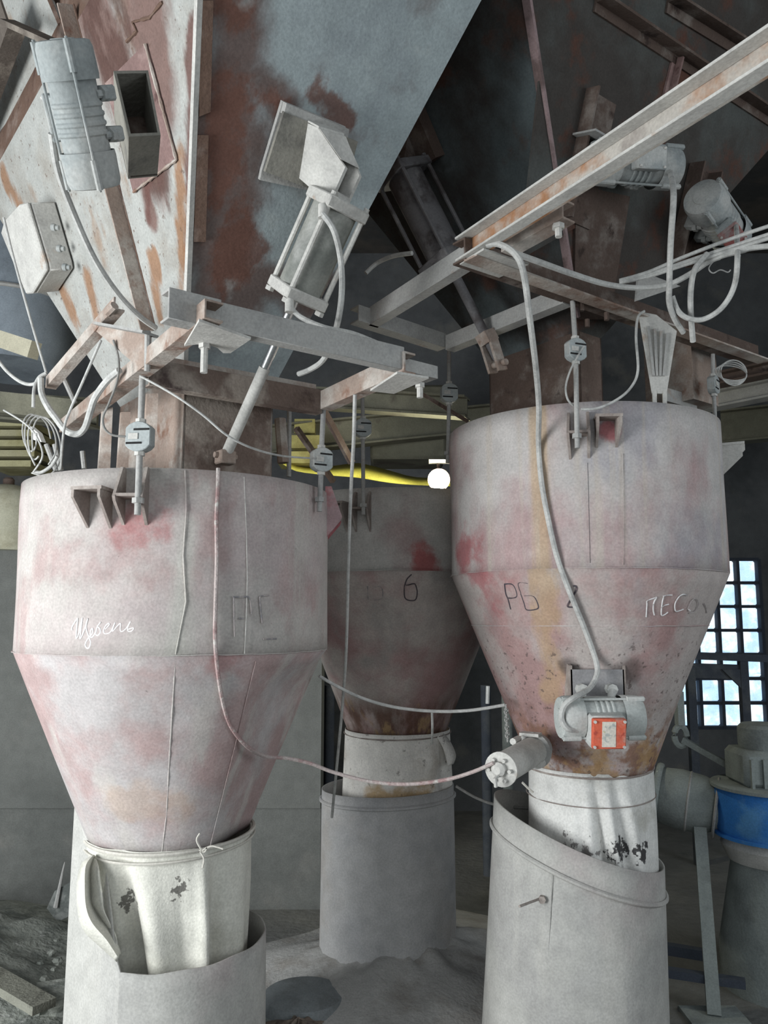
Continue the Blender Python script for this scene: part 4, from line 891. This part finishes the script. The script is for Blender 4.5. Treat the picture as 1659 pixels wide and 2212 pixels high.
# ================================================================ hoses and cables
def cable(name, pts, r, label, m=None, D0=None, D1=None, raw=False, k=6, cat='cable', n=8):
    P = [V(p) for p in pts] if raw else px(pts, D0, D1)
    return MB().tube(smooth(P, k), r, n).build(name, m or mt['cable'], label=label, cat=cat)
cable('power_cable', [(112, 288, 1.40), (126, 370, 1.46), (160, 462, 1.55), (205, 560, 1.65), (255, 635, 1.75), (300, 682, 1.82), (336, 708, 1.88)], .0068, 'thick pale cable curving down from the upper left vibrator to the frame')
cable('air_hose', [(697, 462, cp0.y - .07), (722, 500, cp0.y - .07), (737, 570, cp0.y + .0), (737, 650, 1.95), (722, 725, 2.05), (700, 775, 2.13), (672, 797, 2.2), (645, 808, 2.24)], .0078, 'pale hose arching from the top cap of the big pneumatic cylinder', cat='hose')
cable('air_hose', [(625, 662, cp1.y - .07), (650, 685, cp1.y - .06), (700, 707, 1.95), (760, 720, 2.02), (812, 740, 2.1)], .0068, 'pale hose running right from the lower cap of the cylinder', cat='hose')
hr = [at(1052, 528, 2.02), at(1080, 528, 2.0), at(1112, 548, 1.98), at(1131, 590, 2.0), at(1146, 700, 2.10), at(1158, 800, 2.25), at(1164, 880, 2.38)]
hr += [surf(HR, x, y, .012) for x, y in ((1166, 960), (1172, 1040), (1184, 1110), (1204, 1200), (1230, 1275), (1258, 1345), (1280, 1405))]
hr += [at(1290, 1440, yw - .03), at(1288, 1462, yw - .05), at(1272, 1488, yw - .08), at(1240, 1507, c4.y - .07), at(1219, 1525, c4.y - .07), at(1213, 1552, c4.y - .07), at(1226, 1574, c4.y - .07), at(1256, 1578, c4.y - .05)]
cable('power_hose', hr, .0085, 'long pale hose hanging down the right hopper front to its vibrator', raw=True, cat='hose')
g = at(1256, 1578, c4.y - .05); MB().cyl(g - V((.01, 0, 0)), g + V((.02, .005, 0)), .011, 8).build('hose_fitting', mt['pale'], label='small pale fitting where the long hose enters the right vibrator', cat='fitting')
cable('power_cable', [(1112, 547, 2.03), (1170, 568, 2.1), (1240, 593, 2.2), (1310, 614, 2.28), (1380, 622, 2.32), (1440, 616, 2.32), (1490, 592, 2.30), (1540, 560, 2.26), (1600, 542, 2.22), (1680, 530, 2.18), (2150, 500, 2.0)], .0085, 'pale cable sagging along the cross channel and up to the right edge')
for i, (dy, lab) in enumerate(((0, 'upper strand of the pale cable bundle at the right edge'), (16, 'middle strand of the pale cable bundle at the right edge'), (24, 'lower strand of the pale cable bundle at the right edge'))):
    cable('cable_strand', [(1338, 606 + dy * .2, 2.34), (1400, 588 + dy * .4, 2.32), (1470, 558 + dy * .7, 2.28), (1560, 523 + dy, 2.24), (1680, 482 + dy * 1.1, 2.18), (2150, 330 + dy, 2.0)], .0058, lab)
cable('power_cable', [(1448, 372, c2.y - .02), (1455, 420, 2.1), (1449, 520, 2.15), (1446, 610, 2.22), (1446, 655, 2.26), (1458, 690, 2.3), (1476, 718, 2.34)], .0085, 'pale cable dropping from the half hidden vibrator')
cable('power_cable', [(1590, 485, c3.y - .06), (1593, 555, 2.18), (1586, 618, 2.22), (1560, 664, 2.25), (1522, 689, 2.28), (1488, 688, 2.28), (1465, 672, 2.28), (1452, 640, 2.27)], .0078, 'pale cable looping below the round vibrator at right')
cable('power_cable', [(1528, 548, 2.24), (1502, 580, 2.24), (1493, 620, 2.26), (1492, 670, 2.29), (1497, 738, 2.35)], .0085, 'short grey cable end hanging from the cable bundle')
cable('signal_cable', [(1262, 748, 2.37), (1248, 770, 2.36), (1232, 800, 2.36), (1222, 835, 2.37), (1226, 862, 2.38), (1238, 876, 2.40)], .0032, 'thin wire curling beside the right front rod', D0=2.37)
cable('signal_cable', [(1392, 672, 2.48), (1378, 685, 2.47), (1374, 730, 2.44), (1378, 800, 2.42), (1362, 838, 2.40), (1330, 865, 2.39), (1290, 882, 2.38), (1256, 884, 2.38)], .0042, 'thin pale wire looping from the tapered plate to the right hopper rim')
cable('signal_cable', [(767, 852, 2.22), (766, 880, 2.24), (764, 950, 2.34), (758, 1060, 2.5), (753, 1200, 2.65), (748, 1400, 2.85), (740, 1520, 3.0), (729, 1640, 3.1), (717, 1765, 3.36)], .0055, 'long thin cable hanging straight in front of the shaded middle hopper')
cable('air_hose', [(690, 1460, 2.72), (720, 1478, 2.74), (780, 1507, 2.78), (850, 1527, 2.8), (930, 1536, 2.8), (1010, 1535, 2.78), (1090, 1523, 2.76)], .0055, 'thin hose slung between the left and right hoppers above the sleeve', cat='hose')
cable('signal_cable', [(933, 1536, 2.8), (934, 1570, 2.85), (933, 1606, 3.0)], .0042, 'short wire dropping from the slung hose to the white sleeve')
rope = [surf(HL, x, y, .007) for x, y in ((470, 1012), (469, 1060), (466, 1120), (467, 1200), (465, 1280), (463, 1350), (464, 1400), (470, 1460), (479, 1515), (492, 1560), (512, 1592), (538, 1618))]
rope += [at(575, 1634, 2.50), at(620, 1638, 2.52), at(670, 1649, 2.54), at(720, 1668, 2.56), at(800, 1688, 2.57), at(880, 1694, 2.56), at(960, 1685, 2.53), at(1020, 1668, 2.48), at(1066, 1648, 2.43)]
cable('air_hose', rope, .0058, 'dust crusted hose running down the left hopper and across to the small air cylinder', mt['crust'], raw=True, cat='hose', k=8)
cable('power_cable', [(985, 1698, 3.2), (1030, 1724, 3.2), (1080, 1740, 3.18), (1155, 1747, 3.12)], .0055, 'dull cable behind the right sleeve', mt['darkcable'])
cable('signal_cable', [(302, 812, 2.03), (345, 835, 2.02), (390, 862, 2.02), (440, 898, 2.04), (490, 940, 2.07), (545, 968, 2.13), (610, 985, 2.25), (680, 990, 2.42)], .0030, 'thin wire slung across the rusty chute to the second load cell')
cable('signal_cable', [(245, 735, 2.06), (256, 775, 2.05), (254, 820, 2.04), (236, 870, 2.04), (223, 900, 2.05), (226, 925, 2.06), (244, 940, 2.07), (275, 943, 2.075)], .0030, 'thin dark wire hooked into the left front load cell', mt['darkcable'])
cable('power_cable', [(88, 818, 2.33), (90, 850, 2.32), (104, 880, 2.30), (122, 905, 2.28), (142, 930, 2.26), (165, 938, 2.24), (183, 925, 2.22), (195, 890, 2.20), (206, 858, 2.18), (232, 822, 2.14), (258, 800, 2.10)], .0095, 'thick pale hose looping low under the left side channel')
cable('power_cable', [(-10, 770, 2.5), (15, 802, 2.48), (45, 825, 2.45), (72, 830, 2.42), (90, 815, 2.38), (98, 808, 2.36)], .0055, 'yellowish cable drooping in from the left edge')
cable('power_cable', [(100, 806, 2.36), (84, 816, 2.36), (74, 840, 2.36), (72, 880, 2.36)], .0055, 'short pale cable end bending down from the slanting bar')
cable('steel_wire', [(8, 470, 2.3), (30, 560, 2.32), (66, 690, 2.34), (100, 806, 2.36)], .0038, 'straight grey wire running down beside the bin to the slanting bar')
cable('steel_wire', [(218, 735, 2.1), (180, 822, 2.14), (150, 890, 2.18), (138, 930, 2.2), (132, 1012, 2.4)], .0038, 'thin grey wire hanging from the triangular bracket to the hopper rim')
random.seed(3)
for i, lab in enumerate(('outermost loop of the wire tangle at the left edge', 'wide loop of the wire tangle left of the pink hopper', 'narrow loop of the wire tangle left of the pink hopper', 'lowest loop of the wire tangle touching the hopper rim')):
    pts = []
    for k in range(9):
        a = k / 8 * math.pi * 1.7 + i; pts.append((68 + i * 8 + (18 + 6 * i) * math.cos(a) * (.6 + .1 * k), 935 + i * 10 + (40 + 8 * i) * math.sin(a), 2.45 + .01 * k))
    cable('tangled_wire', pts, .0026, lab)
cable('tangled_wire', [(8, 886, 2.5), (40, 905, 2.48), (62, 922, 2.46), (80, 945, 2.45), (92, 985, 2.44), (72, 1020, 2.5)], .0030, 'pale wire running diagonally through the tangle')
cable('power_cable', [(74, 1018, 2.5), (90, 1020, 2.5), (112, 1005, 2.48), (124, 985, 2.46)], .0055, 'short pale cable resting on the rim of the left hopper')
co = MB(); cc = at(1585, 805, 2.72)
for j in range(4):
    co.loop([cc + V((.045 + .003 * j, 0, 0)) * math.cos(2 * math.pi * k / 28) + V((0, .01 * j, .045 - .003 * j)) * math.sin(2 * math.pi * k / 28) + V((0, .008 * j, .002 * j)) for k in range(28)], .0022, 5)
co.build('wire_coil', mt['cable'], label='small coil of thin wire hanging by the far right load cell', cat='coil', kind=None)
cable('wire_curl', [(1556, 560, 2.3), (1540, 566, 2.3), (1531, 580, 2.3), (1540, 590, 2.3), (1556, 583, 2.3), (1572, 588, 2.3), (1578, 583, 2.3)], .0020, 'tiny curl of wire against the dark bin')
cable('air_hose', [(790, 590, 2.6), (815, 568, 2.6), (850, 553, 2.55), (890, 547, 2.5)], .0075, 'dim hose bending behind the left end of the long beam', cat='hose')
# chain on the right hopper
CH = thing('chain', at(1095, 1600, 2.62), 'short hanging chain at the left of the right hopper cone', 'chain')
for i in range(9):
    c_ = at(1093 + i * .4, 1528 + i * 8.5, 2.70); X_ = V((1, 0, 0)) if i % 2 else V((0, 1, 0))
    MB().loop([c_ + X_ * .006 * math.cos(2 * math.pi * k / 10) + UP * .010 * math.sin(2 * math.pi * k / 10) for k in range(10)], .0022, 5).build('chain_link', mt['dust'], CH)
# ================================================================ lamp, tarpaulin and things behind
mt['tarp'] = M('yellow_tarp', (.72, .66, .12), [dict(c=(.55, .48, .07), s=6, lo=.5, hi=.7)], rough=.6)
mt['olive'] = M('olive_dust_steel', (.12, .118, .09), [dict(c=(.17, .165, .125), s=3, lo=.45, hi=.66), dict(c=(.09, .08, .065), s=5, lo=.56, hi=.7)], bump=.2)
YT = 4.55
tp = [(610, 990), (640, 1005), (700, 1010), (760, 1003), (785, 1004), (840, 1018), (900, 1033), (1000, 1035)]
bt = [(610, 1002), (640, 1018), (700, 1026), (760, 1031), (785, 1034), (840, 1043), (900, 1048), (1000, 1052)]
MB().grid([smooth(px(tp, YT + .35), 3), smooth(px([((a[0] + b[0]) / 2, (a[1] + b[1]) / 2) for a, b in zip(tp, bt)], YT + .05), 3), smooth(px(bt, YT), 3)]).build('tarpaulin', mt['tarp'], label='bright yellow tarpaulin strip stretched above the middle hopper', cat='tarp', solid=.006)
CB = thing('timber_shelf', at(630, 1010, 4.7), 'yellow lit wooden shelf seen through the gap beside the chute', 'shelf')  # yellowish light of the far area is put into the board colour
for (x0, y0, x1, y1, D) in ((600, 975, 690, 1000, 4.6), (630, 940, 690, 968, 4.8), (636, 905, 680, 935, 4.9)):
    a, c = at(x0, y0, D), at(x1, y1, D); MB().box((a + c) / 2 + V((0, .1, 0)), (c.x - a.x, .2, a.z - c.z)).build('board', M('yellowed_board', (.36, .33, .13), [dict(c=(.24, .21, .08), s=6, lo=.45, hi=.65)]), CB)
lp = at(948, 1036, 4.30)
LAMP = thing('work_lamp', lp, 'glaring white work lamp left of the right hopper rim', 'lamp')
ld_ = (CAM - lp).normalized()
MB().lathe([(.052, 0), (.050, .006), (.001, .012)], lp, ld_, 28, caps=False).build('lens', M('lamp_lens', (1, 1, .95), emit=((1.0, .98, .86), 70)), LAMP)
MB().lathe([(.02, -.09), (.035, -.08), (.058, -.01), (.060, .004), (.053, .004)], lp, ld_, 28, caps=False).build('reflector', mt['dkrust'], LAMP)
MB().box(lp + V((.03, .06, .11)), (.16, .03, .02)).build('lamp_bracket', mt['dust'], LAMP)
MB().tube([lp - ld_ * .07, lp + V((0, .07, .11))], .008, 6).build('stem', mt['dkrust'], LAMP)
pl_ = bpy.data.lights.new('work_lamp_light', 'POINT'); pl_.energy = 16; pl_.color = (1.0, .95, .72); pl_.shadow_soft_size = .05
po = bpy.data.objects.new('work_lamp_light', pl_); COL.objects.link(po); po.location = lp + ld_ * .07; 
# overhead steelwork behind
def ibeam(name, a, c, h, wd, m, label):
    a, c = V(a), V(c); L = (c - a).normalized(); s = UP.cross(L).normalized(); b = MB(); t = .012
    q = [(-wd / 2, 0), (wd / 2, 0), (wd / 2, t), (t / 2, t), (t / 2, h - t), (wd / 2, h - t), (wd / 2, h), (-wd / 2, h), (-wd / 2, h - t), (-t / 2, h - t), (-t / 2, t), (-wd / 2, t)]
    return b.prism([a + s * i + UP * j for i, j in q], c - a).build(name, m, label=label, cat='beam')
ibeam('roof_beam', at(560, 985, 4.9), at(1100, 930, 5.2), .18, .12, mt['olive'], 'olive dusty beam behind the lamp, upper centre')
ibeam('roof_beam', at(640, 880, 4.6), at(1010, 905, 4.2), .12, .10, mt['olive'], 'dim beam crossing below the pale frame at centre')
ibeam('roof_beam', at(1440, 905, 4.6), at(2300, 735, 3.6), .10, .10, mt['dust'], 'pale ribbed beam at the right edge above the hopper rim')
ibeam('roof_beam', at(1430, 860, 4.3), at(2300, 680, 3.5), .07, .10, mt['dkrust'], 'dark beam just above the pale one at the right edge')
ibeam('roof_beam', at(1560, 960, 5.2), at(2300, 890, 4.5), .22, .12, mt['olive'], 'thick dark beam over the glass block window')
MB().bar(at(690, 870, 4.2), at(760, 1000, 4.3), .03, .03).build('diagonal_rod', mt['dkrust'], label='dim diagonal rod going down behind the middle rods', cat='rod')
MB().bar(at(910, 850, 3.8), at(1010, 910, 3.7), .018, .018).build('diagonal_rod', mt['dkrust'], label='thin diagonal rod right of the dim load cell', cat='rod')
MB().bar(at(640, 925, 3.5), at(720, 1040, 3.7), .022, .022).build('diagonal_rod', mt['dkrust'], label='dark diagonal rod behind the second load cell', cat='rod')
MB().box(at(880, 925, 5.4), (.5, .4, .5)).build('cabinet_block', mt['olive'], label='dim olive block under the roof beams at centre', cat='block', bevel=.02)
MB().cyl(at(625, 860, 2.75), at(624, 1030, 2.75), .008, 8).build('stay_rod', mt['dust'], label='thin upright rod beside the rusty chute', cat='rod')
MB().cyl(at(605, 905, 2.74), at(612, 1000, 2.74), .02, 8).build('stay_pipe', mt['rustbeam'], label='short rusty pipe stub beside the chute corner', cat='pipe')
# neighbouring bin far behind on the right, dark
nb = MB(); q = [at(1330, 700, 4.0), at(1760, 720, 3.8), at(1900, 150, 3.4), at(1300, 200, 3.6)]
# ---- left edge background
tk = at(40, 820, 4.3)
TK = thing('grey_tank', tk, 'dim blue-grey tank behind the white bin side at the left edge', 'tank')
MB().lathe([(.30, 0), (.36, .10), (.36, .75), (.30, .85)], at(18, 800, 4.4), UP, 36).build('tank_shell', M('blue_grey_tank', (.25, .29, .33), [dict(c=(.18, .21, .24), s=3, lo=.45, hi=.65)], rough=.6), TK)
MB().loop([at(18, 800, 4.4) + V((.365 * math.cos(2 * math.pi * k / 40), .365 * math.sin(2 * math.pi * k / 40), .36)) for k in range(40)], .012, 6).build('tank_band', mt['dust'], TK)
ibeam('roof_beam', at(-40, 905, 3.9), at(210, 925, 3.6), .13, .10, mt['olive'], 'greenish horizontal beam behind the wire tangle')
MB().bar(at(-20, 868, 3.4), at(160, 888, 3.3), .05, .09).build('steel_rail', mt['olive'], label='dull rail behind the cables at the left edge', cat='rail')
MB().bar(at(-30, 722, 3.6), at(75, 757, 3.4), .05, .075).build('timber_plank', M('pale_plank', (.50, .47, .36)), label='pale plank end sticking in at the left edge', cat='plank')
for (x0, y0, x1, y1, lab) in ((130, 800, 162, 870, 'short grey strut behind the bin corner'), (100, 960, 122, 1018, 'thin strut leaning left of the hopper rim'), (118, 960, 132, 1016, 'thin strut next to the leaning one at the hopper rim'), (178, 975, 182, 1012, 'thin upright strut above the left hopper rim')):
    MB().cyl(at(x0, y0, 3.1), at(x1, y1, 3.1), .010, 8).build('thin_strut', mt['dust'], label=lab, cat='strut')
TS = thing('timber_stack', at(30, 1000, 4.6), 'stack of boards with painted warm window light against the left edge', 'boards')  # warm window light on the shelves is put into the yellow board colour
for i in range(5):
    a, c = at(-30, 905 + i * 22, 4.5), at(66, 921 + i * 22, 4.5); MB().box((a + c) / 2 + V((.02 * (i % 2), .15, 0)), (c.x - a.x, .3, (a.z - c.z) * .85)).build('board', M('yellow_board', (.36 - .03 * (i % 2), .34 - .03 * (i % 2), .20), [dict(c=(.26, .24, .12), s=6, lo=.45, hi=.65)]), TS)
bc_ = at(10, 1190, 4.48)
BK = thing('pale_drum', bc_, 'pale yellowish rounded drum on the partition wall at the left edge', 'drum')
MB().lathe([(.17, 0), (.185, .03), (.185, .25), (.16, .32), (.10, .36), (.03, .375)], V((bc_.x, bc_.y, zt)), UP, 32).build('drum_shell', M('pale_yellow_drum', (.47, .46, .36), [dict(c=(.36, .34, .25), s=5, lo=.5, hi=.7)]), BK)
MB().lathe([(.03, 0), (.03, .03), (.02, .04)], V((bc_.x, bc_.y, zt + .374)), UP, 12).build('drum_cap', mt['dkrust'], BK)
MB().prism([at(x, y, 2.55) for x, y in ((64, 920), (82, 935), (90, 955), (72, 950))], V((.01, .01, 0))).build('paper_tag', M('white_tag', (.75, .75, .73)), label='small white tag caught in the wire tangle', cat='tag')
# ================================================================ right side machines
mt['navy'] = M('dark_bluish_steel', (.06, .07, .09), [dict(c=(.10, .11, .12), s=5, lo=.45, hi=.65)])
BM = thing('blue_mixer', at(1665, 2200, 3.5), 'blue banded drum with dusty gear motor on top at the right edge', 'machine')
mc = at(1670, 1750, 3.55); MCX = (mc.x, mc.y)
mt['blue'] = M('bright_blue_paint', (.035, .19, .55), [dict(c=(.10, .28, .55), s=7, lo=.45, hi=.7), dict(c=(.25, .33, .42), s=12, lo=.6, hi=.75, amt=.6)], rough=.5)
mt['gdust'] = M('grey_green_dust', (.27, .30, .29), [dict(c=(.20, .22, .215), s=6, lo=.45, hi=.66)], bump=.2)
zt_, zb_ = at(1660, 1722, 3.35).z, at(1660, 1826, 3.35).z
MB().lathe([(.225, 0), (.232, (zt_ - zb_) * .1), (.232, (zt_ - zb_) * .9), (.225, zt_ - zb_)], V((mc.x, mc.y, zb_)), UP, 48).build('drum_band', mt['blue'], BM)
MB().lathe([(.245, 0), (.245, .012), (.23, .016)], V((mc.x, mc.y, zt_)), UP, 48).build('top_flange', mt['gdust'], BM)
MB().lathe([(.24, -.012), (.24, .0)], V((mc.x, mc.y, zb_)), UP, 48).build('bottom_flange', mt['blue'], BM)
MB().box(V((mc.x - .03, mc.y, zt_ + .085)), (.25, .22, .15)).build('gear_case', mt['gdust'], BM, bevel=.02)
for i in range(4): MB().box(V((mc.x - .13 + i * .05, mc.y - .115, zt_ + .07)), (.012, .02, .12)).build('fin', mt['gdust'], BM)
MB().lathe([(.10, 0), (.105, .02), (.105, .09), (.09, .105)], V((mc.x - .02, mc.y, zt_ + .155)), UP, 28).build('motor_cover', mt['gdust'], BM)
MB().box(V((mc.x + .06, mc.y - .10, zt_ + .09)), (.12, .1, .12)).build('motor_box', M('deep_blue_box', (.03, .09, .24)), BM, bevel=.01)
MB().lathe([(.17, 0), (.175, -.10), (.24, -.45), (.25, -1.2)], V((mc.x, mc.y, zb_ - .012)), UP, 40, caps=False).build('discharge_skirt', mt['gdust'], BM)
MB().lathe([(.20, -.01), (.215, -.04), (.19, -.10)], V((mc.x, mc.y, zb_ - .01)), UP, 32).build('skirt_collar', mt['pale'], BM)
zf_ = zb_ - 1.212
if zf_ > 0: MB().lathe([(.25, 0), (.25, zf_ + .01)], V((mc.x, mc.y, 0)), UP, 40).build('base_pipe', mt['gdust'], BM)
DU = thing('dust_duct', at(1490, 1760, 3.6), 'dusty grey bulging duct between the right sleeve and the blue drum', 'duct')
d0, d1 = at(1410, 1712, 3.75), at(1578, 1752, 3.62); dl = (d1 - d0).length
MB().lathe([(.085, 0), (.118, .03), (.128, dl * .35), (.122, dl * .65), (.09, dl * .9), (.075, dl)], d0, d1 - d0, 32).build('duct_body', mt['gdust'], DU, ang=60)
MB().lathe([(.13, 0), (.135, .008), (.135, .02), (.13, .028)], d0 + (d1 - d0) * .02, d1 - d0, 32).build('duct_flange', mt['gdust'], DU)
for t in (.45, .8): MB().lathe([(.125, 0), (.13, .006), (.125, .012)], d0 + (d1 - d0) * t, d1 - d0, 32).build('duct_band', mt['dust'], DU)
PO = thing('steel_post', at(1540, 2130, 3.3), 'leaning grey steel post below the dusty duct', 'post')
MB().bar(at(1512, 1790, 3.6), V((at(1545, 2110, 3.25).x, 3.28, .01)), .05, .05).build('post_bar', mt['gdust'], PO)
pb_ = V((at(1545, 2110, 3.25).x, 3.28, 0)); MB().box(pb_ + UP * .008, (.22, .14, .016)).build('base_plate', mt['gdust'], PO)
MB().bar(at(1415, 2045, 3.7), at(1520, 2062, 3.6), .04, .04).build('low_rail', mt['navy'], label='dim low rail behind the leaning post', cat='rail')
MB().bar(at(1430, 2098, 3.4), at(1610, 2125, 3.3), .04, .03).build('low_rail', mt['navy'], label='dim low rail at the foot of the leaning post', cat='rail')
MB().bar(at(1475, 1598, 3.8), at(1605, 1672, 3.65), .025, .025).build('slanting_pipe', mt['gdust'], label='thin slanting pipe above the dusty duct', cat='pipe')
BKT = thing('pipe_bracket', at(1472, 1600, 3.85), 'grey bracket with a hole right of the hopper cone', 'bracket')
c_ = at(1470, 1590, 3.8)
MB().loop([c_ + V((.028 * math.cos(2 * math.pi * k / 16), 0, .045 * math.sin(2 * math.pi * k / 16))) for k in range(16)], .014, 6).build('bracket_eye', mt['gdust'], BKT)
MB().bar(c_ + UP * .05, c_ + UP * .2, .05, .03).build('bracket_arm', mt['gdust'], BKT)
# steel stand in front of the glass block window
ST = thing('steel_stand', V((at(1610, 1600, 5.2).x, 5.2, 0)), 'dark steel stand with gusset in front of the glass block window', 'stand')
x_ = at(1608, 1500, 5.2).x
MB().box((x_, 5.2, at(1608, 1428, 5.2).z / 2), (.05, .05, at(1608, 1428, 5.2).z)).build('upright', mt['navy'], ST)
MB().bar(at(1490, 1416, 5.2), at(1700, 1424, 5.2), .06, .045).build('cross_rail', mt['navy'], ST)
MB().bar(at(1490, 1448, 5.22), at(1612, 1452, 5.22), .04, .09).build('cross_rail', mt['navy'], ST)
MB().prism([at(x, y, 5.18) for x, y in ((1560, 1446), (1612, 1446), (1612, 1500), (1597, 1482))], V((0, .02, 0))).build('gusset', mt['navy'], ST)
x_ = at(1493, 1500, 5.2).x; MB().box((x_, 5.2, at(1493, 1440, 5.2).z / 2), (.05, .05, at(1493, 1440, 5.2).z)).build('upright', mt['navy'], ST)
# slim uprights and pipes far behind between the pipes
for (x, D, lab) in ((1052, 5.0, 'slim dim upright with a bright spot between middle and right hoppers'), (1098, 4.8, 'dim upright behind the small air cylinder'), (640 + 70, 4.9, 'dim upright beside the partition edge')):
    p = at(x, 1700, D); MB().cyl(V((p.x, p.y, 0)), V((p.x, p.y, at(x, 1480, D).z)), .03, 12).build('slim_upright', mt['navy'] if x < 1060 else mt['gdust'], label=lab, cat='post')
MB().cyl(at(1054, 1482, 4.962), at(1053, 1520, 4.962), .012, 8).build('bright_pipe_end', M('bright_pipe', (.8, .82, .84), rough=.3), label='short bright pipe end in the gap left of the right hopper', cat='pipe')
# ================================================================ floor things
def mound(name, c, R, h, m, label, cat, n=60, K=22, seed=1, base=0.):
    rnd = random.Random(seed); ph = [rnd.uniform(0, 6.28) for _ in range(12)]; rows = []
    for i in range(K + 1):
        t = i / K; row = []
        for k in range(n):
            a = 2 * math.pi * k / n; rr = R * t * (1 + .10 * math.sin(2 * a + ph[0]) + .07 * math.sin(5 * a + ph[1]))
            z = h * (1 - t) ** 1.3 + (1 - t) * .25 * h * (math.sin(7 * a + ph[2] + 9 * t) * .25 + math.sin(13 * a + ph[3] - 15 * t) * .15 + rnd.uniform(-.2, .2))
            row.append(V((c[0] + rr * math.cos(a), c[1] + rr * math.sin(a), base + max(-.01, z) - (.012 if i == K else 0))))
        rows.append(row)
    return MB().grid(rows, True).add([sum(rows[0], V((0, 0, 0))) / n], []).build(name, m, label=label, cat=cat, kind='stuff', ang=70)
mt['powder'] = M('grey_powder', (.45, .445, .43), [dict(c=(.36, .34, .315), s=5, lo=.45, hi=.65), dict(c=(.52, .515, .50), s=3, lo=.55, hi=.7, amt=.7)], bump=.4, bscale=60)
mt['rubble'] = M('green_grey_rubble', (.33, .345, .31), [dict(c=(.20, .215, .195), s=9, lo=.45, hi=.62), dict(c=(.44, .45, .42), s=14, lo=.58, hi=.7)], bump=.8, bscale=45)
mound('dust_heap', (.10, 3.62), .85, .22, mt['powder'], 'heap of grey dust around the foot of the middle pipe', 'dust', seed=2)
mound('dust_heap', (.12, 2.95), .62, .05, mt['powder'], 'thin pale mound added to brighten the floor between the left and right pipes', 'dust', seed=21)  # pale low mound added so the centre floor comes out brighter
mound('rubble_heap', (-1.95, 3.55), 1.10, .30, mt['rubble'], 'heap of greenish grey rubble by the partition wall at left', 'rubble', seed=5)
mound('rubble_heap', (-1.25, 2.75), .55, .16, mt['rubble'], 'low rubble spread left of the torn pipe', 'rubble', seed=8)
mound('sand_heap', (-.30, 3.05), .40, .10, M('brown_sand', (.22, .175, .145), [dict(c=(.12, .095, .085), s=8, lo=.48, hi=.62), dict(c=(.30, .26, .21), s=10, lo=.55, hi=.68)], bump=.6, bscale=60), 'low heap of brown sand between the left and middle pipes', 'sand', seed=11)
rnd = random.Random(4)
stones = []
for i in range(16):
    x = rnd.uniform(10, 138); y = rnd.uniform(2000, 2190); p = ath(x, y, .10); s = rnd.uniform(.012, .035)
    b = MB(); vs = []
    for a in range(3):
        for k in range(6):
            th = k / 6 * 6.283; rr = s * (1 if a == 1 else .65) * rnd.uniform(.75, 1.2); vs.append(p + V((rr * math.cos(th), rr * math.sin(th), (a - 1) * s * .6)))
    fs = [tuple(range(6))[::-1], tuple(range(12, 18))] + [(r * 6 + k, r * 6 + (k + 1) % 6, (r + 1) * 6 + (k + 1) % 6, (r + 1) * 6 + k) for r in range(2) for k in range(6)]
    b.add(vs, fs).build('rubble_stone', mt['rubble'], label='small grey stone lying on the rubble at the lower left', cat='stone', group='stones on the rubble left of the torn pipe')
lc = ath(655, 2165, .07)
LID = thing('floor_lid', lc, 'round bluish grey lid half buried in dust at the bottom centre', 'lid')
MB().lathe([(.001, .05), (.10, .048), (.15, .03), (.165, .0), (.165, -.06)], lc, UP, 40, caps=False).build('lid_top', M('bluish_grey_lid', (.25, .275, .285), [dict(c=(.20, .215, .22), s=8, lo=.45, hi=.65)], bump=.2), LID)
MB().loop([lc + V((.168 * math.cos(2 * math.pi * k / 40), .168 * math.sin(2 * math.pi * k / 40), -.01)) for k in range(40)], .008, 6).build('lid_rim', mt['gdust'], LID)
PK = MB().bar(ath(-60, 2085, .16), ath(96, 2175, .14), .09, .03).build('old_plank', M('old_plank_wood', (.24, .24, .20), [dict(c=(.15, .15, .125), s=(14, 3, 14), lo=.45, hi=.65)], bump=.4), label='old dusty plank lying in the lower left corner', cat='plank')
DS = ath(124, 1992, .10).y
MB().prism([at(x, y, DS) for x, y in ((101, 1962), (118, 1925), (152, 1905), (152, 1978), (124, 1992))], V((.02, .05, 0))).build('sheet_scrap', M('dark_scrap', (.10, .11, .105), [dict(c=(.2, .21, .2), s=12, lo=.5, hi=.66)]), label='dark bent metal scrap leaning on the rubble', cat='scrap')
MB().tube(smooth(px([(120, 1960), (128, 1920), (136, 1880), (140, 1862)], DS - .01), 4), [.011 - .0008 * i for i in range(13)], 6).build('scrap_spike', mt['dust'], label='pale pointed sliver standing above the metal scrap', cat='scrap')
MB().box(ath(112, 2185, .05) + V((0, 0, .02)), (.14, .16, .12), V((1, .4, 0)), V((-.4, 1, .1))).build('broken_block', mt['rubble'], label='squarish broken block beside the plank at lower left', cat='block', bevel=.012)
